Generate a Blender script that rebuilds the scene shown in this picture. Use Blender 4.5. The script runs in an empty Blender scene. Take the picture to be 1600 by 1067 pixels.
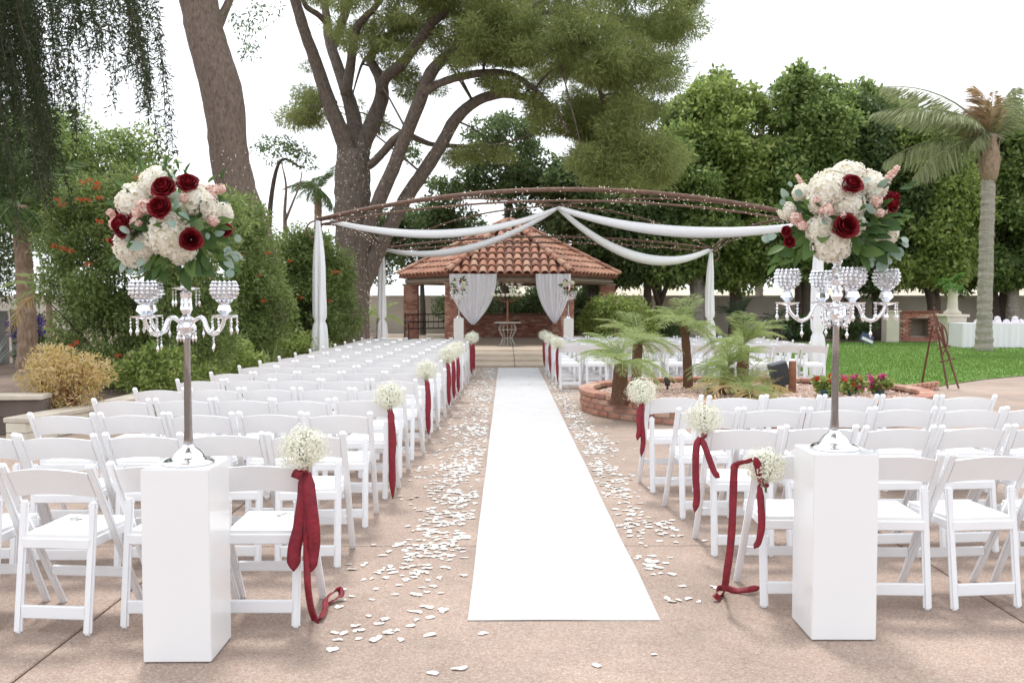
import bpy, bmesh, math, random
import numpy as np
from mathutils import Vector, Matrix, Euler

random.seed(11)
rng = np.random.default_rng(11)
scene = bpy.context.scene
col = scene.collection
R = math.radians

# ------------------------------------------------------------------ camera, sky, sun, exposure
F_PX, CAM_H = 1420.0, 1.52
PITCH, YAW = math.atan(62.5 / F_PX), math.atan(9.0 / F_PX)
cam_data = bpy.data.cameras.new("camera")
cam = bpy.data.objects.new("camera", cam_data)
col.objects.link(cam)
cam.location = (0, 0, CAM_H)
cam.rotation_euler = (math.pi / 2 - PITCH, 0, -YAW)
cam_data.sensor_width = 36.0
cam_data.lens = 36.0 * F_PX / 1600.0
cam_data.clip_start, cam_data.clip_end = 0.1, 3000
cam_data.dof.use_dof = True
cam_data.dof.focus_distance = 4.6
cam_data.dof.aperture_fstop = 8.0
scene.camera = cam

world = bpy.data.worlds.new("World")
scene.world = world
world.use_nodes = True
wn = world.node_tree
wn.nodes.clear()
w_out = wn.nodes.new("ShaderNodeOutputWorld")
w_bg = wn.nodes.new("ShaderNodeBackground")
w_sky = wn.nodes.new("ShaderNodeTexSky")
w_sky.sky_type = 'NISHITA'
w_sky.sun_disc = False
SUN_EL = R(66)
w_sky.sun_elevation = SUN_EL
w_sky.sun_rotation = R(-12)
w_hsv = wn.nodes.new("ShaderNodeHueSaturation")
w_hsv.inputs["Saturation"].default_value = 0.25
w_mix = wn.nodes.new("ShaderNodeMix")
w_mix.data_type = 'RGBA'
w_mix.inputs[0].default_value = 0.86          # thin bright overcast in front of the blue
w_mix.inputs[7].default_value = (9.2, 9.55, 10.05, 1)
wn.links.new(w_sky.outputs[0], w_hsv.inputs["Color"])
wn.links.new(w_hsv.outputs[0], w_mix.inputs[6])
wn.links.new(w_mix.outputs[2], w_bg.inputs[0])
w_bg.inputs[1].default_value = 0.114
wn.links.new(w_bg.outputs[0], w_out.inputs[0])

sun_d = bpy.data.lights.new("sun", 'SUN')
sun_d.energy = 1.6
sun_d.angle = R(10)
sun_d.color = (1.0, 0.97, 0.93)
sun = bpy.data.objects.new("sun", sun_d)
col.objects.link(sun)
_az = R(-12)       # a little left of the aisle's far end
_d = -Vector((math.sin(_az) * math.cos(SUN_EL), math.cos(_az) * math.cos(SUN_EL), math.sin(SUN_EL)))
sun.rotation_euler = _d.to_track_quat('-Z', 'Y').to_euler()

scene.view_settings.view_transform = 'Standard'
scene.view_settings.look = 'None'
scene.view_settings.exposure = 0.68
scene.view_settings.gamma = 1
scene.render.engine = 'CYCLES'
scene.cycles.max_bounces = 10
scene.cycles.diffuse_bounces = 8
scene.cycles.transmission_bounces = 8
scene.cycles.transparent_max_bounces = 8
scene.cycles.use_denoising = True

# ------------------------------------------------------------------ measuring helpers
_RM = cam.rotation_euler.to_matrix()
def ray(px, py):
    return _RM @ Vector(((px - 800) / F_PX, (533.5 - py) / F_PX, -1))
def W(px, py, Y):
    d = ray(px, py)
    return Vector((0, 0, CAM_H)) + d * (Y / d.y)
def G(px, py, z=0.0):
    d = ray(px, py)
    return Vector((0, 0, CAM_H)) + d * ((z - CAM_H) / d.z)

# ------------------------------------------------------------------ object helpers
def link(o, parent=None):
    col.objects.link(o)
    if parent is not None:
        o.parent = parent
    return o
def tag(o, label=None, cat=None, group=None, kind=None):
    if label: o['label'] = label
    if cat: o['category'] = cat
    if group: o['group'] = group
    if kind: o['kind'] = kind
    return o
def thing(name, label, cat, loc=(0, 0, 0), rotz=0.0, group=None):
    o = bpy.data.objects.new(name, None)
    o.empty_display_size = 0.1
    o.location = loc
    o.rotation_euler = (0, 0, rotz)
    link(o)
    return tag(o, label, cat, group)
def inst(name, me, parent=None, loc=(0, 0, 0), rot=(0, 0, 0), sc=None):
    o = bpy.data.objects.new(name, me)
    o.location = loc
    o.rotation_euler = rot
    if sc is not None:
        o.scale = (sc, sc, sc) if isinstance(sc, (int, float)) else sc
    return link(o, parent)

def mesh_np(name, V, F, mat, mats=None, midx=None, smooth=False):
    me = bpy.data.meshes.new(name)
    V = np.asarray(V, dtype=np.float32)
    F = np.asarray(F, dtype=np.int32)
    k = F.shape[1]
    me.vertices.add(len(V))
    me.vertices.foreach_set('co', V.ravel())
    me.loops.add(F.size)
    me.loops.foreach_set('vertex_index', F.ravel())
    me.polygons.add(len(F))
    me.polygons.foreach_set('loop_start', np.arange(0, F.size, k, dtype=np.int32))
    for m in (mats or [mat]):
        me.materials.append(m)
    if midx is not None:
        me.polygons.foreach_set('material_index', np.asarray(midx, dtype=np.int32))
    if smooth:
        me.polygons.foreach_set('use_smooth', np.ones(len(F), dtype=bool))
    me.update(calc_edges=True)
    return me

class MB:
    """collects shapes for one mesh"""
    def __init__(s):
        s.v, s.f, s.m = [], [], []
        s.cur = 0
    def add(s, vs, fs):
        b = len(s.v)
        s.v += [tuple(v) for v in vs]
        for f in fs:
            s.f.append([b + i for i in f])
            s.m.append(s.cur)
    def box(s, c, size, M=None):
        hx, hy, hz = size[0] / 2, size[1] / 2, size[2] / 2
        vs = [Vector((x, y, z)) for z in (-hz, hz) for x, y in ((-hx, -hy), (hx, -hy), (hx, hy), (-hx, hy))]
        if M is not None: vs = [M @ v for v in vs]
        c = Vector(c)
        s.add([v + c for v in vs], [(3, 2, 1, 0), (4, 5, 6, 7), (0, 1, 5, 4), (1, 2, 6, 5), (2, 3, 7, 6), (3, 0, 4, 7)])
    def bar(s, p, q, w, d, side=(1, 0, 0)):
        p, q = Vector(p), Vector(q)
        a = (q - p).normalized()
        x = Vector(side); x = (x - a * x.dot(a)).normalized()
        y = a.cross(x)
        vs = [e + x * sx * w / 2 + y * sy * d / 2 for e in (p, q) for sx, sy in ((-1, -1), (1, -1), (1, 1), (-1, 1))]
        s.add(vs, [(3, 2, 1, 0), (4, 5, 6, 7), (0, 1, 5, 4), (1, 2, 6, 5), (2, 3, 7, 6), (3, 0, 4, 7)])
    def tube(s, pts, rad, n=8, cap=True, jit=0.0):
        pts = [Vector(p) for p in pts]
        k = len(pts)
        if isinstance(rad, (int, float)): rad = [rad] * k
        ref = None
        vs, fs = [], []
        for i, p in enumerate(pts):
            t = (pts[min(i + 1, k - 1)] - pts[max(i - 1, 0)])
            t = t.normalized() if t.length > 1e-9 else Vector((0, 0, 1))
            if ref is None:
                ref = t.orthogonal().normalized()
            ref = ref - t * ref.dot(t)
            ref = ref.normalized() if ref.length > 1e-6 else t.orthogonal().normalized()
            b = t.cross(ref)
            for j in range(n):
                a = 2 * math.pi * j / n
                r = rad[i] * (1 + (random.uniform(-jit, jit) if jit else 0))
                vs.append(p + (ref * math.cos(a) + b * math.sin(a)) * r)
        for i in range(k - 1):
            for j in range(n):
                fs.append((i * n + j, i * n + (j + 1) % n, (i + 1) * n + (j + 1) % n, (i + 1) * n + j))
        if cap:
            fs.append(tuple(reversed(range(n))))
            fs.append(tuple((k - 1) * n + j for j in range(n)))
        s.add(vs, fs)
    def lathe(s, prof, n=20, c=(0, 0, 0), M=None):
        c = Vector(c)
        vs, fs = [], []
        for r, z in prof:
            for j in range(n):
                a = 2 * math.pi * j / n
                v = Vector((r * math.cos(a), r * math.sin(a), z))
                if M is not None: v = M @ v
                vs.append(v + c)
        for i in range(len(prof) - 1):
            for j in range(n):
                fs.append((i * n + j, i * n + (j + 1) % n, (i + 1) * n + (j + 1) % n, (i + 1) * n + j))
        fs.append(tuple(reversed(range(n))))
        fs.append(tuple((len(prof) - 1) * n + j for j in range(n)))
        s.add(vs, fs)
    def octa(s, c, r, rz=None):
        c = Vector(c); rz = rz or r
        s.add([c + Vector(d) for d in ((r, 0, 0), (0, r, 0), (-r, 0, 0), (0, -r, 0), (0, 0, rz), (0, 0, -rz))],
              [(0, 1, 4), (1, 2, 4), (2, 3, 4), (3, 0, 4), (1, 0, 5), (2, 1, 5), (3, 2, 5), (0, 3, 5)])
    def mesh(s, name, mats, smooth=False, bevel=0.0, off=(0, 0, 0), segs=1):
        me = bpy.data.meshes.new(name)
        o = Vector(off)
        me.from_pydata([tuple(Vector(v) - o) for v in s.v], [], s.f)
        for m in (mats if isinstance(mats, (list, tuple)) else [mats]):
            me.materials.append(m)
        me.polygons.foreach_set('material_index', s.m)
        if bevel:
            bm = bmesh.new(); bm.from_mesh(me)
            bmesh.ops.bevel(bm, geom=list(bm.edges), offset=bevel, segments=segs, affect='EDGES', clamp_overlap=True)
            bm.to_mesh(me); bm.free()
        if smooth:
            me.polygons.foreach_set('use_smooth', [True] * len(me.polygons))
        me.update()
        return me
    def build(s, name, mats, parent=None, loc=(0, 0, 0), **k):
        return inst(name, s.mesh(name, mats, **k), parent, loc)

def spline(pts, n=6):
    """Catmull-Rom through points of any dimension"""
    P = [np.array(p, dtype=float) for p in pts]
    P = [2 * P[0] - P[1]] + P + [2 * P[-1] - P[-2]]
    out = []
    for i in range(1, len(P) - 2):
        for t in np.linspace(0, 1, n, endpoint=False):
            a, b, c, d = P[i - 1], P[i], P[i + 1], P[i + 2]
            out.append(0.5 * (2 * b + (c - a) * t + (2 * a - 5 * b + 4 * c - d) * t * t + (3 * b - a - 3 * c + d) * t ** 3))
    out.append(P[-2])
    return out

# ------------------------------------------------------------------ materials
def new_mat(name):
    m = bpy.data.materials.new(name)
    m.use_nodes = True
    nt = m.node_tree
    return m, nt, nt.nodes["Principled BSDF"]
def simple(name, c, rough=0.5, metal=0.0, noise=0.0, scale=8.0, bump=0.0, bscale=60.0, coat=0.0, spec=0.5, emit=0.0):
    m, nt, p = new_mat(name)
    p.inputs["Base Color"].default_value = (*c, 1)
    p.inputs["Roughness"].default_value = rough
    p.inputs["Metallic"].default_value = metal
    p.inputs["Specular IOR Level"].default_value = spec
    if coat: p.inputs["Coat Weight"].default_value = coat
    if emit:
        p.inputs["Emission Color"].default_value = (*c, 1)
        p.inputs["Emission Strength"].default_value = emit
    tc = nt.nodes.new("ShaderNodeTexCoord")
    if noise:
        n = nt.nodes.new("ShaderNodeTexNoise"); n.inputs["Scale"].default_value = scale; n.inputs["Detail"].default_value = 6
        r = nt.nodes.new("ShaderNodeMapRange")
        r.inputs[1].default_value, r.inputs[2].default_value = 0.3, 0.7
        r.inputs[3].default_value, r.inputs[4].default_value = 1 - noise, 1 + noise
        x = nt.nodes.new("ShaderNodeMix"); x.data_type = 'RGBA'; x.blend_type = 'MULTIPLY'; x.inputs[0].default_value = 1
        x.inputs[6].default_value = (*c, 1)
        nt.links.new(tc.outputs["Object"], n.inputs["Vector"])
        nt.links.new(n.outputs["Fac"], r.inputs[0]); nt.links.new(r.outputs[0], x.inputs[7])
        nt.links.new(x.outputs[2], p.inputs["Base Color"])
    if bump:
        n2 = nt.nodes.new("ShaderNodeTexNoise"); n2.inputs["Scale"].default_value = bscale; n2.inputs["Detail"].default_value = 4
        b = nt.nodes.new("ShaderNodeBump"); b.inputs["Strength"].default_value = bump; b.inputs["Distance"].default_value = 0.02
        nt.links.new(tc.outputs["Object"], n2.inputs["Vector"])
        nt.links.new(n2.outputs["Fac"], b.inputs["Height"]); nt.links.new(b.outputs[0], p.inputs["Normal"])
    return m
def ramp(nt, stops):
    r = nt.nodes.new("ShaderNodeValToRGB")
    e = r.color_ramp.elements
    while len(e) < len(stops): e.new(0.5)
    for i, (pos, c) in enumerate(stops):
        e[i].position = pos; e[i].color = (*c, 1)
    return r
def leaf_mat(name, cols, transl=0.35, rough=0.55, island=True, clump=0.25, cscale=0.7):
    """leaf colour varies leaf by leaf, and gently branch by branch"""
    m, nt, p = new_mat(name)
    src = nt.nodes.new("ShaderNodeNewGeometry").outputs["Random Per Island"] if island else nt.nodes.new("ShaderNodeObjectInfo").outputs["Random"]
    r = ramp(nt, [(i / max(1, len(cols) - 1), c) for i, c in enumerate(cols)])
    tc = nt.nodes.new("ShaderNodeTexCoord")
    n = nt.nodes.new("ShaderNodeTexNoise"); n.inputs["Scale"].default_value = cscale; n.inputs["Detail"].default_value = 2
    nt.links.new(tc.outputs["Object"], n.inputs["Vector"])
    ma = nt.nodes.new("ShaderNodeMath"); ma.operation = 'MULTIPLY_ADD'; ma.inputs[1].default_value = 1 - clump
    mb = nt.nodes.new("ShaderNodeMath"); mb.operation = 'MULTIPLY'; mb.inputs[1].default_value = clump
    nt.links.new(n.outputs["Fac"], mb.inputs[0])
    nt.links.new(src, ma.inputs[0]); nt.links.new(mb.outputs[0], ma.inputs[2])
    nt.links.new(ma.outputs[0], r.inputs[0])
    p.inputs["Roughness"].default_value = rough
    p.inputs["Specular IOR Level"].default_value = 0.35
    nt.links.new(r.outputs[0], p.inputs["Base Color"])
    t = nt.nodes.new("ShaderNodeBsdfTranslucent")
    nt.links.new(r.outputs[0], t.inputs["Color"])
    mx = nt.nodes.new("ShaderNodeMixShader"); mx.inputs[0].default_value = transl
    nt.links.new(p.outputs[0], mx.inputs[1]); nt.links.new(t.outputs[0], mx.inputs[2])
    nt.links.new(mx.outputs[0], nt.nodes["Material Output"].inputs[0])
    return m
def varied(name, cols, rough=0.7, bump=0.3, bscale=40.0, spots=0.15, sscale=12.0, island=False):
    """piece-by-piece colour (bricks, tiles, slabs)"""
    m, nt, p = new_mat(name)
    src = nt.nodes.new("ShaderNodeNewGeometry").outputs["Random Per Island"] if island else nt.nodes.new("ShaderNodeObjectInfo").outputs["Random"]
    r = ramp(nt, [(i / max(1, len(cols) - 1), c) for i, c in enumerate(cols)])
    nt.links.new(src, r.inputs[0])
    tc = nt.nodes.new("ShaderNodeTexCoord")
    n = nt.nodes.new("ShaderNodeTexNoise"); n.inputs["Scale"].default_value = sscale; n.inputs["Detail"].default_value = 8
    nt.links.new(tc.outputs["Object"], n.inputs["Vector"])
    mr = nt.nodes.new("ShaderNodeMapRange"); mr.inputs[1].default_value, mr.inputs[2].default_value = 0.3, 0.7
    mr.inputs[3].default_value, mr.inputs[4].default_value = 1 - spots, 1 + spots
    nt.links.new(n.outputs["Fac"], mr.inputs[0])
    x = nt.nodes.new("ShaderNodeMix"); x.data_type = 'RGBA'; x.blend_type = 'MULTIPLY'; x.inputs[0].default_value = 1
    nt.links.new(r.outputs[0], x.inputs[6]); nt.links.new(mr.outputs[0], x.inputs[7])
    nt.links.new(x.outputs[2], p.inputs["Base Color"])
    p.inputs["Roughness"].default_value = rough
    n2 = nt.nodes.new("ShaderNodeTexNoise"); n2.inputs["Scale"].default_value = bscale; n2.inputs["Detail"].default_value = 5
    b = nt.nodes.new("ShaderNodeBump"); b.inputs["Strength"].default_value = bump; b.inputs["Distance"].default_value = 0.01
    nt.links.new(tc.outputs["Object"], n2.inputs["Vector"])
    nt.links.new(n2.outputs["Fac"], b.inputs["Height"]); nt.links.new(b.outputs[0], p.inputs["Normal"])
    return m

def bark_mat(name, dark, light, sx=6.0, sz=1.9):
    m, nt, p = new_mat(name)
    tc = nt.nodes.new("ShaderNodeTexCoord")
    mp = nt.nodes.new("ShaderNodeMapping"); mp.inputs["Scale"].default_value = (sx, sx, sz)
    nt.links.new(tc.outputs["Object"], mp.inputs[0])
    n = nt.nodes.new("ShaderNodeTexNoise"); n.inputs["Scale"].default_value = 3.4; n.inputs["Detail"].default_value = 12; n.inputs["Roughness"].default_value = 0.75
    nt.links.new(mp.outputs[0], n.inputs["Vector"])
    r = ramp(nt, [(0.35, dark), (0.65, light)])
    nt.links.new(n.outputs["Fac"], r.inputs[0]); nt.links.new(r.outputs[0], p.inputs["Base Color"])
    b = nt.nodes.new("ShaderNodeBump"); b.inputs["Strength"].default_value = 0.9; b.inputs["Distance"].default_value = 0.08
    nt.links.new(n.outputs["Fac"], b.inputs["Height"]); nt.links.new(b.outputs[0], p.inputs["Normal"])
    p.inputs["Roughness"].default_value = 0.9
    return m

def aggregate_mat():
    """exposed-aggregate concrete: small stones of mixed tan, each slab a shade apart, dirt stains"""
    m, nt, p = new_mat("aggregate_concrete")
    tc = nt.nodes.new("ShaderNodeTexCoord")
    geo = nt.nodes.new("ShaderNodeNewGeometry")
    v = nt.nodes.new("ShaderNodeTexVoronoi"); v.inputs["Scale"].default_value = 130
    nt.links.new(geo.outputs["Position"], v.inputs["Vector"])
    sep = nt.nodes.new("ShaderNodeSeparateColor"); nt.links.new(v.outputs["Color"], sep.inputs[0])
    r = ramp(nt, [(0.0, (0.25, 0.175, 0.136)), (0.3, (0.315, 0.231, 0.184)), (0.7, (0.345, 0.26, 0.211)), (1.0, (0.42, 0.335, 0.28))])
    nt.links.new(sep.outputs[0], r.inputs[0])
    n = nt.nodes.new("ShaderNodeTexNoise"); n.inputs["Scale"].default_value = 0.8; n.inputs["Detail"].default_value = 11; n.inputs["Roughness"].default_value = 0.68
    nt.links.new(geo.outputs["Position"], n.inputs["Vector"])
    mr = nt.nodes.new("ShaderNodeMapRange"); mr.inputs[1].default_value, mr.inputs[2].default_value = 0.3, 0.7
    mr.inputs[3].default_value, mr.inputs[4].default_value = 0.70, 1.20
    nt.links.new(n.outputs["Fac"], mr.inputs[0])
    oi = nt.nodes.new("ShaderNodeObjectInfo")
    mr2 = nt.nodes.new("ShaderNodeMapRange"); mr2.inputs[3].default_value, mr2.inputs[4].default_value = 0.93, 1.07
    nt.links.new(oi.outputs["Random"], mr2.inputs[0])
    mm = nt.nodes.new("ShaderNodeMath"); mm.operation = 'MULTIPLY'
    nt.links.new(mr.outputs[0], mm.inputs[0]); nt.links.new(mr2.outputs[0], mm.inputs[1])
    x = nt.nodes.new("ShaderNodeMix"); x.data_type = 'RGBA'; x.blend_type = 'MULTIPLY'; x.inputs[0].default_value = 1
    nt.links.new(r.outputs[0], x.inputs[6]); nt.links.new(mm.outputs[0], x.inputs[7])
    nt.links.new(x.outputs[2], p.inputs["Base Color"])
    p.inputs["Roughness"].default_value = 0.75
    b = nt.nodes.new("ShaderNodeBump"); b.inputs["Strength"].default_value = 0.35; b.inputs["Distance"].default_value = 0.004
    nt.links.new(v.outputs["Distance"], b.inputs["Height"]); b.invert = True
    nt.links.new(b.outputs[0], p.inputs["Normal"])
    return m

def lawn_mat():
    m, nt, p = new_mat("lawn_turf")
    tc = nt.nodes.new("ShaderNodeTexCoord")
    n = nt.nodes.new("ShaderNodeTexNoise"); n.inputs["Scale"].default_value = 1.3; n.inputs["Detail"].default_value = 10; n.inputs["Roughness"].default_value = 0.7
    nt.links.new(tc.outputs["Object"], n.inputs["Vector"])
    r = ramp(nt, [(0.3, (0.095, 0.18, 0.03)), (0.55, (0.15, 0.26, 0.05)), (0.75, (0.20, 0.31, 0.075))])
    nt.links.new(n.outputs["Fac"], r.inputs[0]); nt.links.new(r.outputs[0], p.inputs["Base Color"])
    p.inputs["Roughness"].default_value = 0.9
    return m

M = {}
M['resin'] = simple("white_resin", (0.82, 0.83, 0.85), 0.38, noise=0.03, scale=5, bump=0.04, bscale=120)
M['pad'] = simple("white_vinyl", (0.82, 0.82, 0.815), 0.45, bump=0.08, bscale=200)
M['pedestal'] = simple("white_gloss_paint", (0.80, 0.805, 0.815), 0.22, noise=0.015, scale=3, coat=0.3, bump=0.02, bscale=14)
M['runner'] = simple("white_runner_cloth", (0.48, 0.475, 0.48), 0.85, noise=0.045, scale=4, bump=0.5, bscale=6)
M['chrome'] = simple("polished_chrome", (0.82, 0.82, 0.83), 0.08, 1.0, bump=0.03, bscale=30)
M['crystal'] = simple("cut_crystal", (0.84, 0.85, 0.88), 0.07, 0.8, spec=1.0)
m, nt, p = new_mat("clear_glass")
p.inputs["Base Color"].default_value = (0.97, 0.97, 0.98, 1); p.inputs["Roughness"].default_value = 0.03
p.inputs["Transmission Weight"].default_value = 0.75; p.inputs["IOR"].default_value = 1.5
M['glass'] = m
M['ribbon'] = simple("burgundy_satin", (0.21, 0.007, 0.020), 0.62, noise=0.25, scale=26, bump=0.35, bscale=45)
M['pole'] = simple("chrome_painted_reflection", (0.42, 0.41, 0.42), 0.10, 1.0, bump=0.03, bscale=20)  # chrome base darkened to paint in the reflection of dark surroundings behind the camera
m, nt, p = new_mat("white_drape_cloth")
p.inputs["Base Color"].default_value = (0.92, 0.92, 0.93, 1); p.inputs["Roughness"].default_value = 0.8
t = nt.nodes.new("ShaderNodeBsdfTranslucent"); t.inputs[0].default_value = (0.90, 0.90, 0.92, 1)
mx = nt.nodes.new("ShaderNodeMixShader"); mx.inputs[0].default_value = 0.15
nt.links.new(p.outputs[0], mx.inputs[1]); nt.links.new(t.outputs[0], mx.inputs[2]); nt.links.new(mx.outputs[0], nt.nodes["Material Output"].inputs[0])
M['sheer'] = m
m, nt, p = new_mat("lavender_sheer")
p.inputs["Base Color"].default_value = (0.90, 0.90, 0.96, 1); p.inputs["Roughness"].default_value = 0.8
t = nt.nodes.new("ShaderNodeBsdfTranslucent"); t.inputs[0].default_value = (0.80, 0.81, 0.89, 1)
mx = nt.nodes.new("ShaderNodeMixShader"); mx.inputs[0].default_value = 0.18
nt.links.new(p.outputs[0], mx.inputs[1]); nt.links.new(t.outputs[0], mx.inputs[2]); nt.links.new(mx.outputs[0], nt.nodes["Material Output"].inputs[0])
M['curtain'] = m
M['patio'] = aggregate_mat()
M['joint'] = simple("joint_sand", (0.15, 0.11, 0.088), 0.95)
M['stone'] = varied("pale_stone_paving", [(0.40, 0.32, 0.24), (0.46, 0.37, 0.28), (0.43, 0.34, 0.26)], 0.8, 0.2, 30, 0.12, 3)
M['earth'] = simple("garden_soil", (0.17, 0.12, 0.09), 0.95, noise=0.35, scale=2.5, bump=0.6, bscale=25)
M['lawn'] = lawn_mat()
M['grass'] = leaf_mat("grass_blade", [(0.09, 0.18, 0.03), (0.15, 0.27, 0.05), (0.22, 0.33, 0.085)], 0.3)
M['petal'] = leaf_mat("rose_petal_white", [(0.66, 0.61, 0.54), (0.73, 0.71, 0.67), (0.79, 0.78, 0.76), (0.80, 0.80, 0.79)], 0.1, island=False, clump=0.0)
M['petal_i'] = leaf_mat("loose_petal_white", [(0.66, 0.61, 0.54), (0.73, 0.71, 0.67), (0.79, 0.78, 0.76), (0.80, 0.80, 0.79)], 0.1, island=True, clump=0.0)
M['cream'] = leaf_mat("cream_floret", [(0.84, 0.79, 0.66), (0.87, 0.84, 0.76), (0.88, 0.87, 0.83)], 0.3, clump=0.1, cscale=30)
M['creamcore'] = simple("hydrangea_core", (0.76, 0.74, 0.60), 0.9)
M['rose'] = leaf_mat("red_rose_petal", [(0.13, 0.003, 0.009), (0.20, 0.006, 0.013), (0.26, 0.010, 0.018)], 0.15, 0.6, clump=0.0)
M['blush'] = leaf_mat("blush_floret", [(0.68, 0.38, 0.33), (0.83, 0.63, 0.56), (0.89, 0.81, 0.73)], 0.3, clump=0.1)
M['gyp'] = leaf_mat("tiny_white_blossom", [(0.72, 0.70, 0.52), (0.84, 0.83, 0.74), (0.87, 0.87, 0.82)], 0.3, clump=0.0)
M['stem'] = simple("green_stem", (0.12, 0.20, 0.06), 0.6)
M['euc'] = leaf_mat("silver_green_leaf", [(0.20, 0.29, 0.23), (0.29, 0.38, 0.32), (0.38, 0.46, 0.40)], 0.2, island=False, clump=0.0)
M['greens'] = leaf_mat("dark_green_leaf", [(0.035, 0.075, 0.02), (0.065, 0.13, 0.03), (0.12, 0.20, 0.05)], 0.25, island=False, clump=0.0)
M['terracotta'] = varied("clay_tile", [(0.31, 0.13, 0.08), (0.42, 0.20, 0.13), (0.36, 0.155, 0.095), (0.48, 0.29, 0.20), (0.27, 0.12, 0.085), (0.40, 0.22, 0.15)], 0.8, 0.3, 25, 0.22, 5)
M['terracotta_i'] = varied("clay_tile_far", [(0.34, 0.125, 0.07), (0.46, 0.20, 0.115), (0.52, 0.29, 0.185)], 0.8, 0.3, 25, 0.2, 5, island=True)
M['pan'] = simple("clay_pan", (0.20, 0.085, 0.055), 0.9, noise=0.3, scale=6)
M['brick'] = varied("red_brick", [(0.33, 0.15, 0.105), (0.42, 0.21, 0.145), (0.37, 0.18, 0.125), (0.48, 0.31, 0.24), (0.29, 0.13, 0.095)], 0.85, 0.4, 50, 0.2, 12)
M['brick_i'] = varied("red_brick_course", [(0.20, 0.075, 0.05), (0.38, 0.16, 0.11), (0.29, 0.11, 0.075), (0.50, 0.31, 0.23), (0.34, 0.14, 0.09)], 0.85, 0.4, 50, 0.2, 12, island=True)
M['mortar'] = simple("mortar", (0.32, 0.26, 0.21), 0.95, noise=0.15, scale=12)
M['stucco'] = simple("tan_stucco", (0.52, 0.47, 0.40), 0.92, noise=0.10, scale=1.2, bump=0.3, bscale=50)
M['cap'] = simple("pale_cap_stone", (0.52, 0.46, 0.38), 0.85, noise=0.15, scale=4, bump=0.2, bscale=40)
M['darkstucco'] = simple("brown_block", (0.13, 0.10, 0.085), 0.9, noise=0.2, scale=3, bump=0.3, bscale=30)
M['pale'] = simple("cream_painted_stone", (0.62, 0.57, 0.47), 0.8, noise=0.08, scale=3, bump=0.15, bscale=40)
M['fascia'] = simple("tan_timber", (0.26, 0.20, 0.15), 0.8, noise=0.2, scale=6)
M['rust'] = simple("rusty_pipe", (0.15, 0.085, 0.06), 0.6, 0.3, noise=0.3, scale=15, bump=0.3, bscale=60)
M['iron'] = simple("black_iron", (0.03, 0.03, 0.032), 0.5, 0.4, noise=0.2, scale=20)
M['blackplastic'] = simple("black_plastic", (0.025, 0.026, 0.03), 0.45, noise=0.1, scale=10)
M['slate'] = simple("grey_speaker_shell", (0.09, 0.10, 0.12), 0.5, noise=0.1, scale=20)
M['verdigris'] = simple("aged_wire", (0.42, 0.40, 0.36), 0.55, 0.4, noise=0.2, scale=20)
M['bulb'] = simple("fairy_bulb", (1.0, 0.90, 0.76), 0.3, emit=0.35)
M['bark'] = bark_mat("pine_bark", (0.085, 0.064, 0.052), (0.28, 0.225, 0.185))
M['bark_grey'] = bark_mat("grey_bark", (0.12, 0.085, 0.068), (0.32, 0.24, 0.19), 6, 2.2)
M['bark_dark'] = bark_mat("dark_bark", (0.06, 0.042, 0.032), (0.15, 0.11, 0.085))
M['palmtrunk'] = bark_mat("palm_trunk", (0.27, 0.235, 0.20), (0.55, 0.50, 0.43), 1.2, 9.0)
M['palmboot'] = bark_mat("palm_boot", (0.24, 0.15, 0.10), (0.50, 0.37, 0.27), 6, 2)
M['palmhusk'] = bark_mat("date_palm_husk", (0.09, 0.045, 0.025), (0.28, 0.14, 0.075), 14, 14)
M['pine'] = leaf_mat("pine_needles", [(0.11, 0.145, 0.045), (0.20, 0.245, 0.08), (0.31, 0.345, 0.12), (0.45, 0.44, 0.19)], 0.5, clump=0.45, cscale=0.5)
M['ficus'] = leaf_mat("broad_leaf_green", [(0.06, 0.11, 0.035), (0.16, 0.24, 0.07), (0.31, 0.40, 0.13), (0.48, 0.55, 0.24)], 0.54, 0.32, clump=0.3, cscale=0.4)
M['ficus_l'] = leaf_mat("broad_leaf_bright", [(0.10, 0.16, 0.045), (0.24, 0.32, 0.085), (0.40, 0.48, 0.15), (0.56, 0.61, 0.27)], 0.56, 0.32, clump=0.3, cscale=0.4)
M['darkleaf'] = leaf_mat("deep_green_leaf", [(0.055, 0.09, 0.035), (0.12, 0.175, 0.065), (0.22, 0.29, 0.12)], 0.5, 0.38, clump=0.3)
M['pepper'] = leaf_mat("drooping_leaflet", [(0.02, 0.032, 0.014), (0.04, 0.058, 0.022), (0.075, 0.095, 0.035)], 0.35, 0.7, clump=0.3, cscale=0.6)
M['shrub'] = leaf_mat("shrub_leaf", [(0.08, 0.13, 0.04), (0.18, 0.25, 0.075), (0.30, 0.37, 0.13), (0.42, 0.48, 0.22)], 0.55, 0.38, clump=0.35, cscale=1.2)
M['orange'] = leaf_mat("orange_blossom", [(0.50, 0.07, 0.03), (0.64, 0.11, 0.04), (0.70, 0.18, 0.08)], 0.3)
M['straw'] = leaf_mat("straw_leaf", [(0.42, 0.32, 0.08), (0.58, 0.44, 0.16), (0.70, 0.56, 0.32), (0.74, 0.63, 0.46)], 0.45, clump=0.4, cscale=4)
M['agave'] = leaf_mat("blade_leaf", [(0.10, 0.16, 0.05), (0.20, 0.26, 0.09), (0.34, 0.34, 0.14)], 0.2)
M['frond'] = leaf_mat("palm_leaflet", [(0.06, 0.11, 0.025), (0.11, 0.17, 0.05), (0.17, 0.23, 0.085)], 0.35)
M['frond_y'] = leaf_mat("dwarf_palm_leaflet", [(0.24, 0.32, 0.11), (0.37, 0.45, 0.18), (0.50, 0.55, 0.28)], 0.5)
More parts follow.
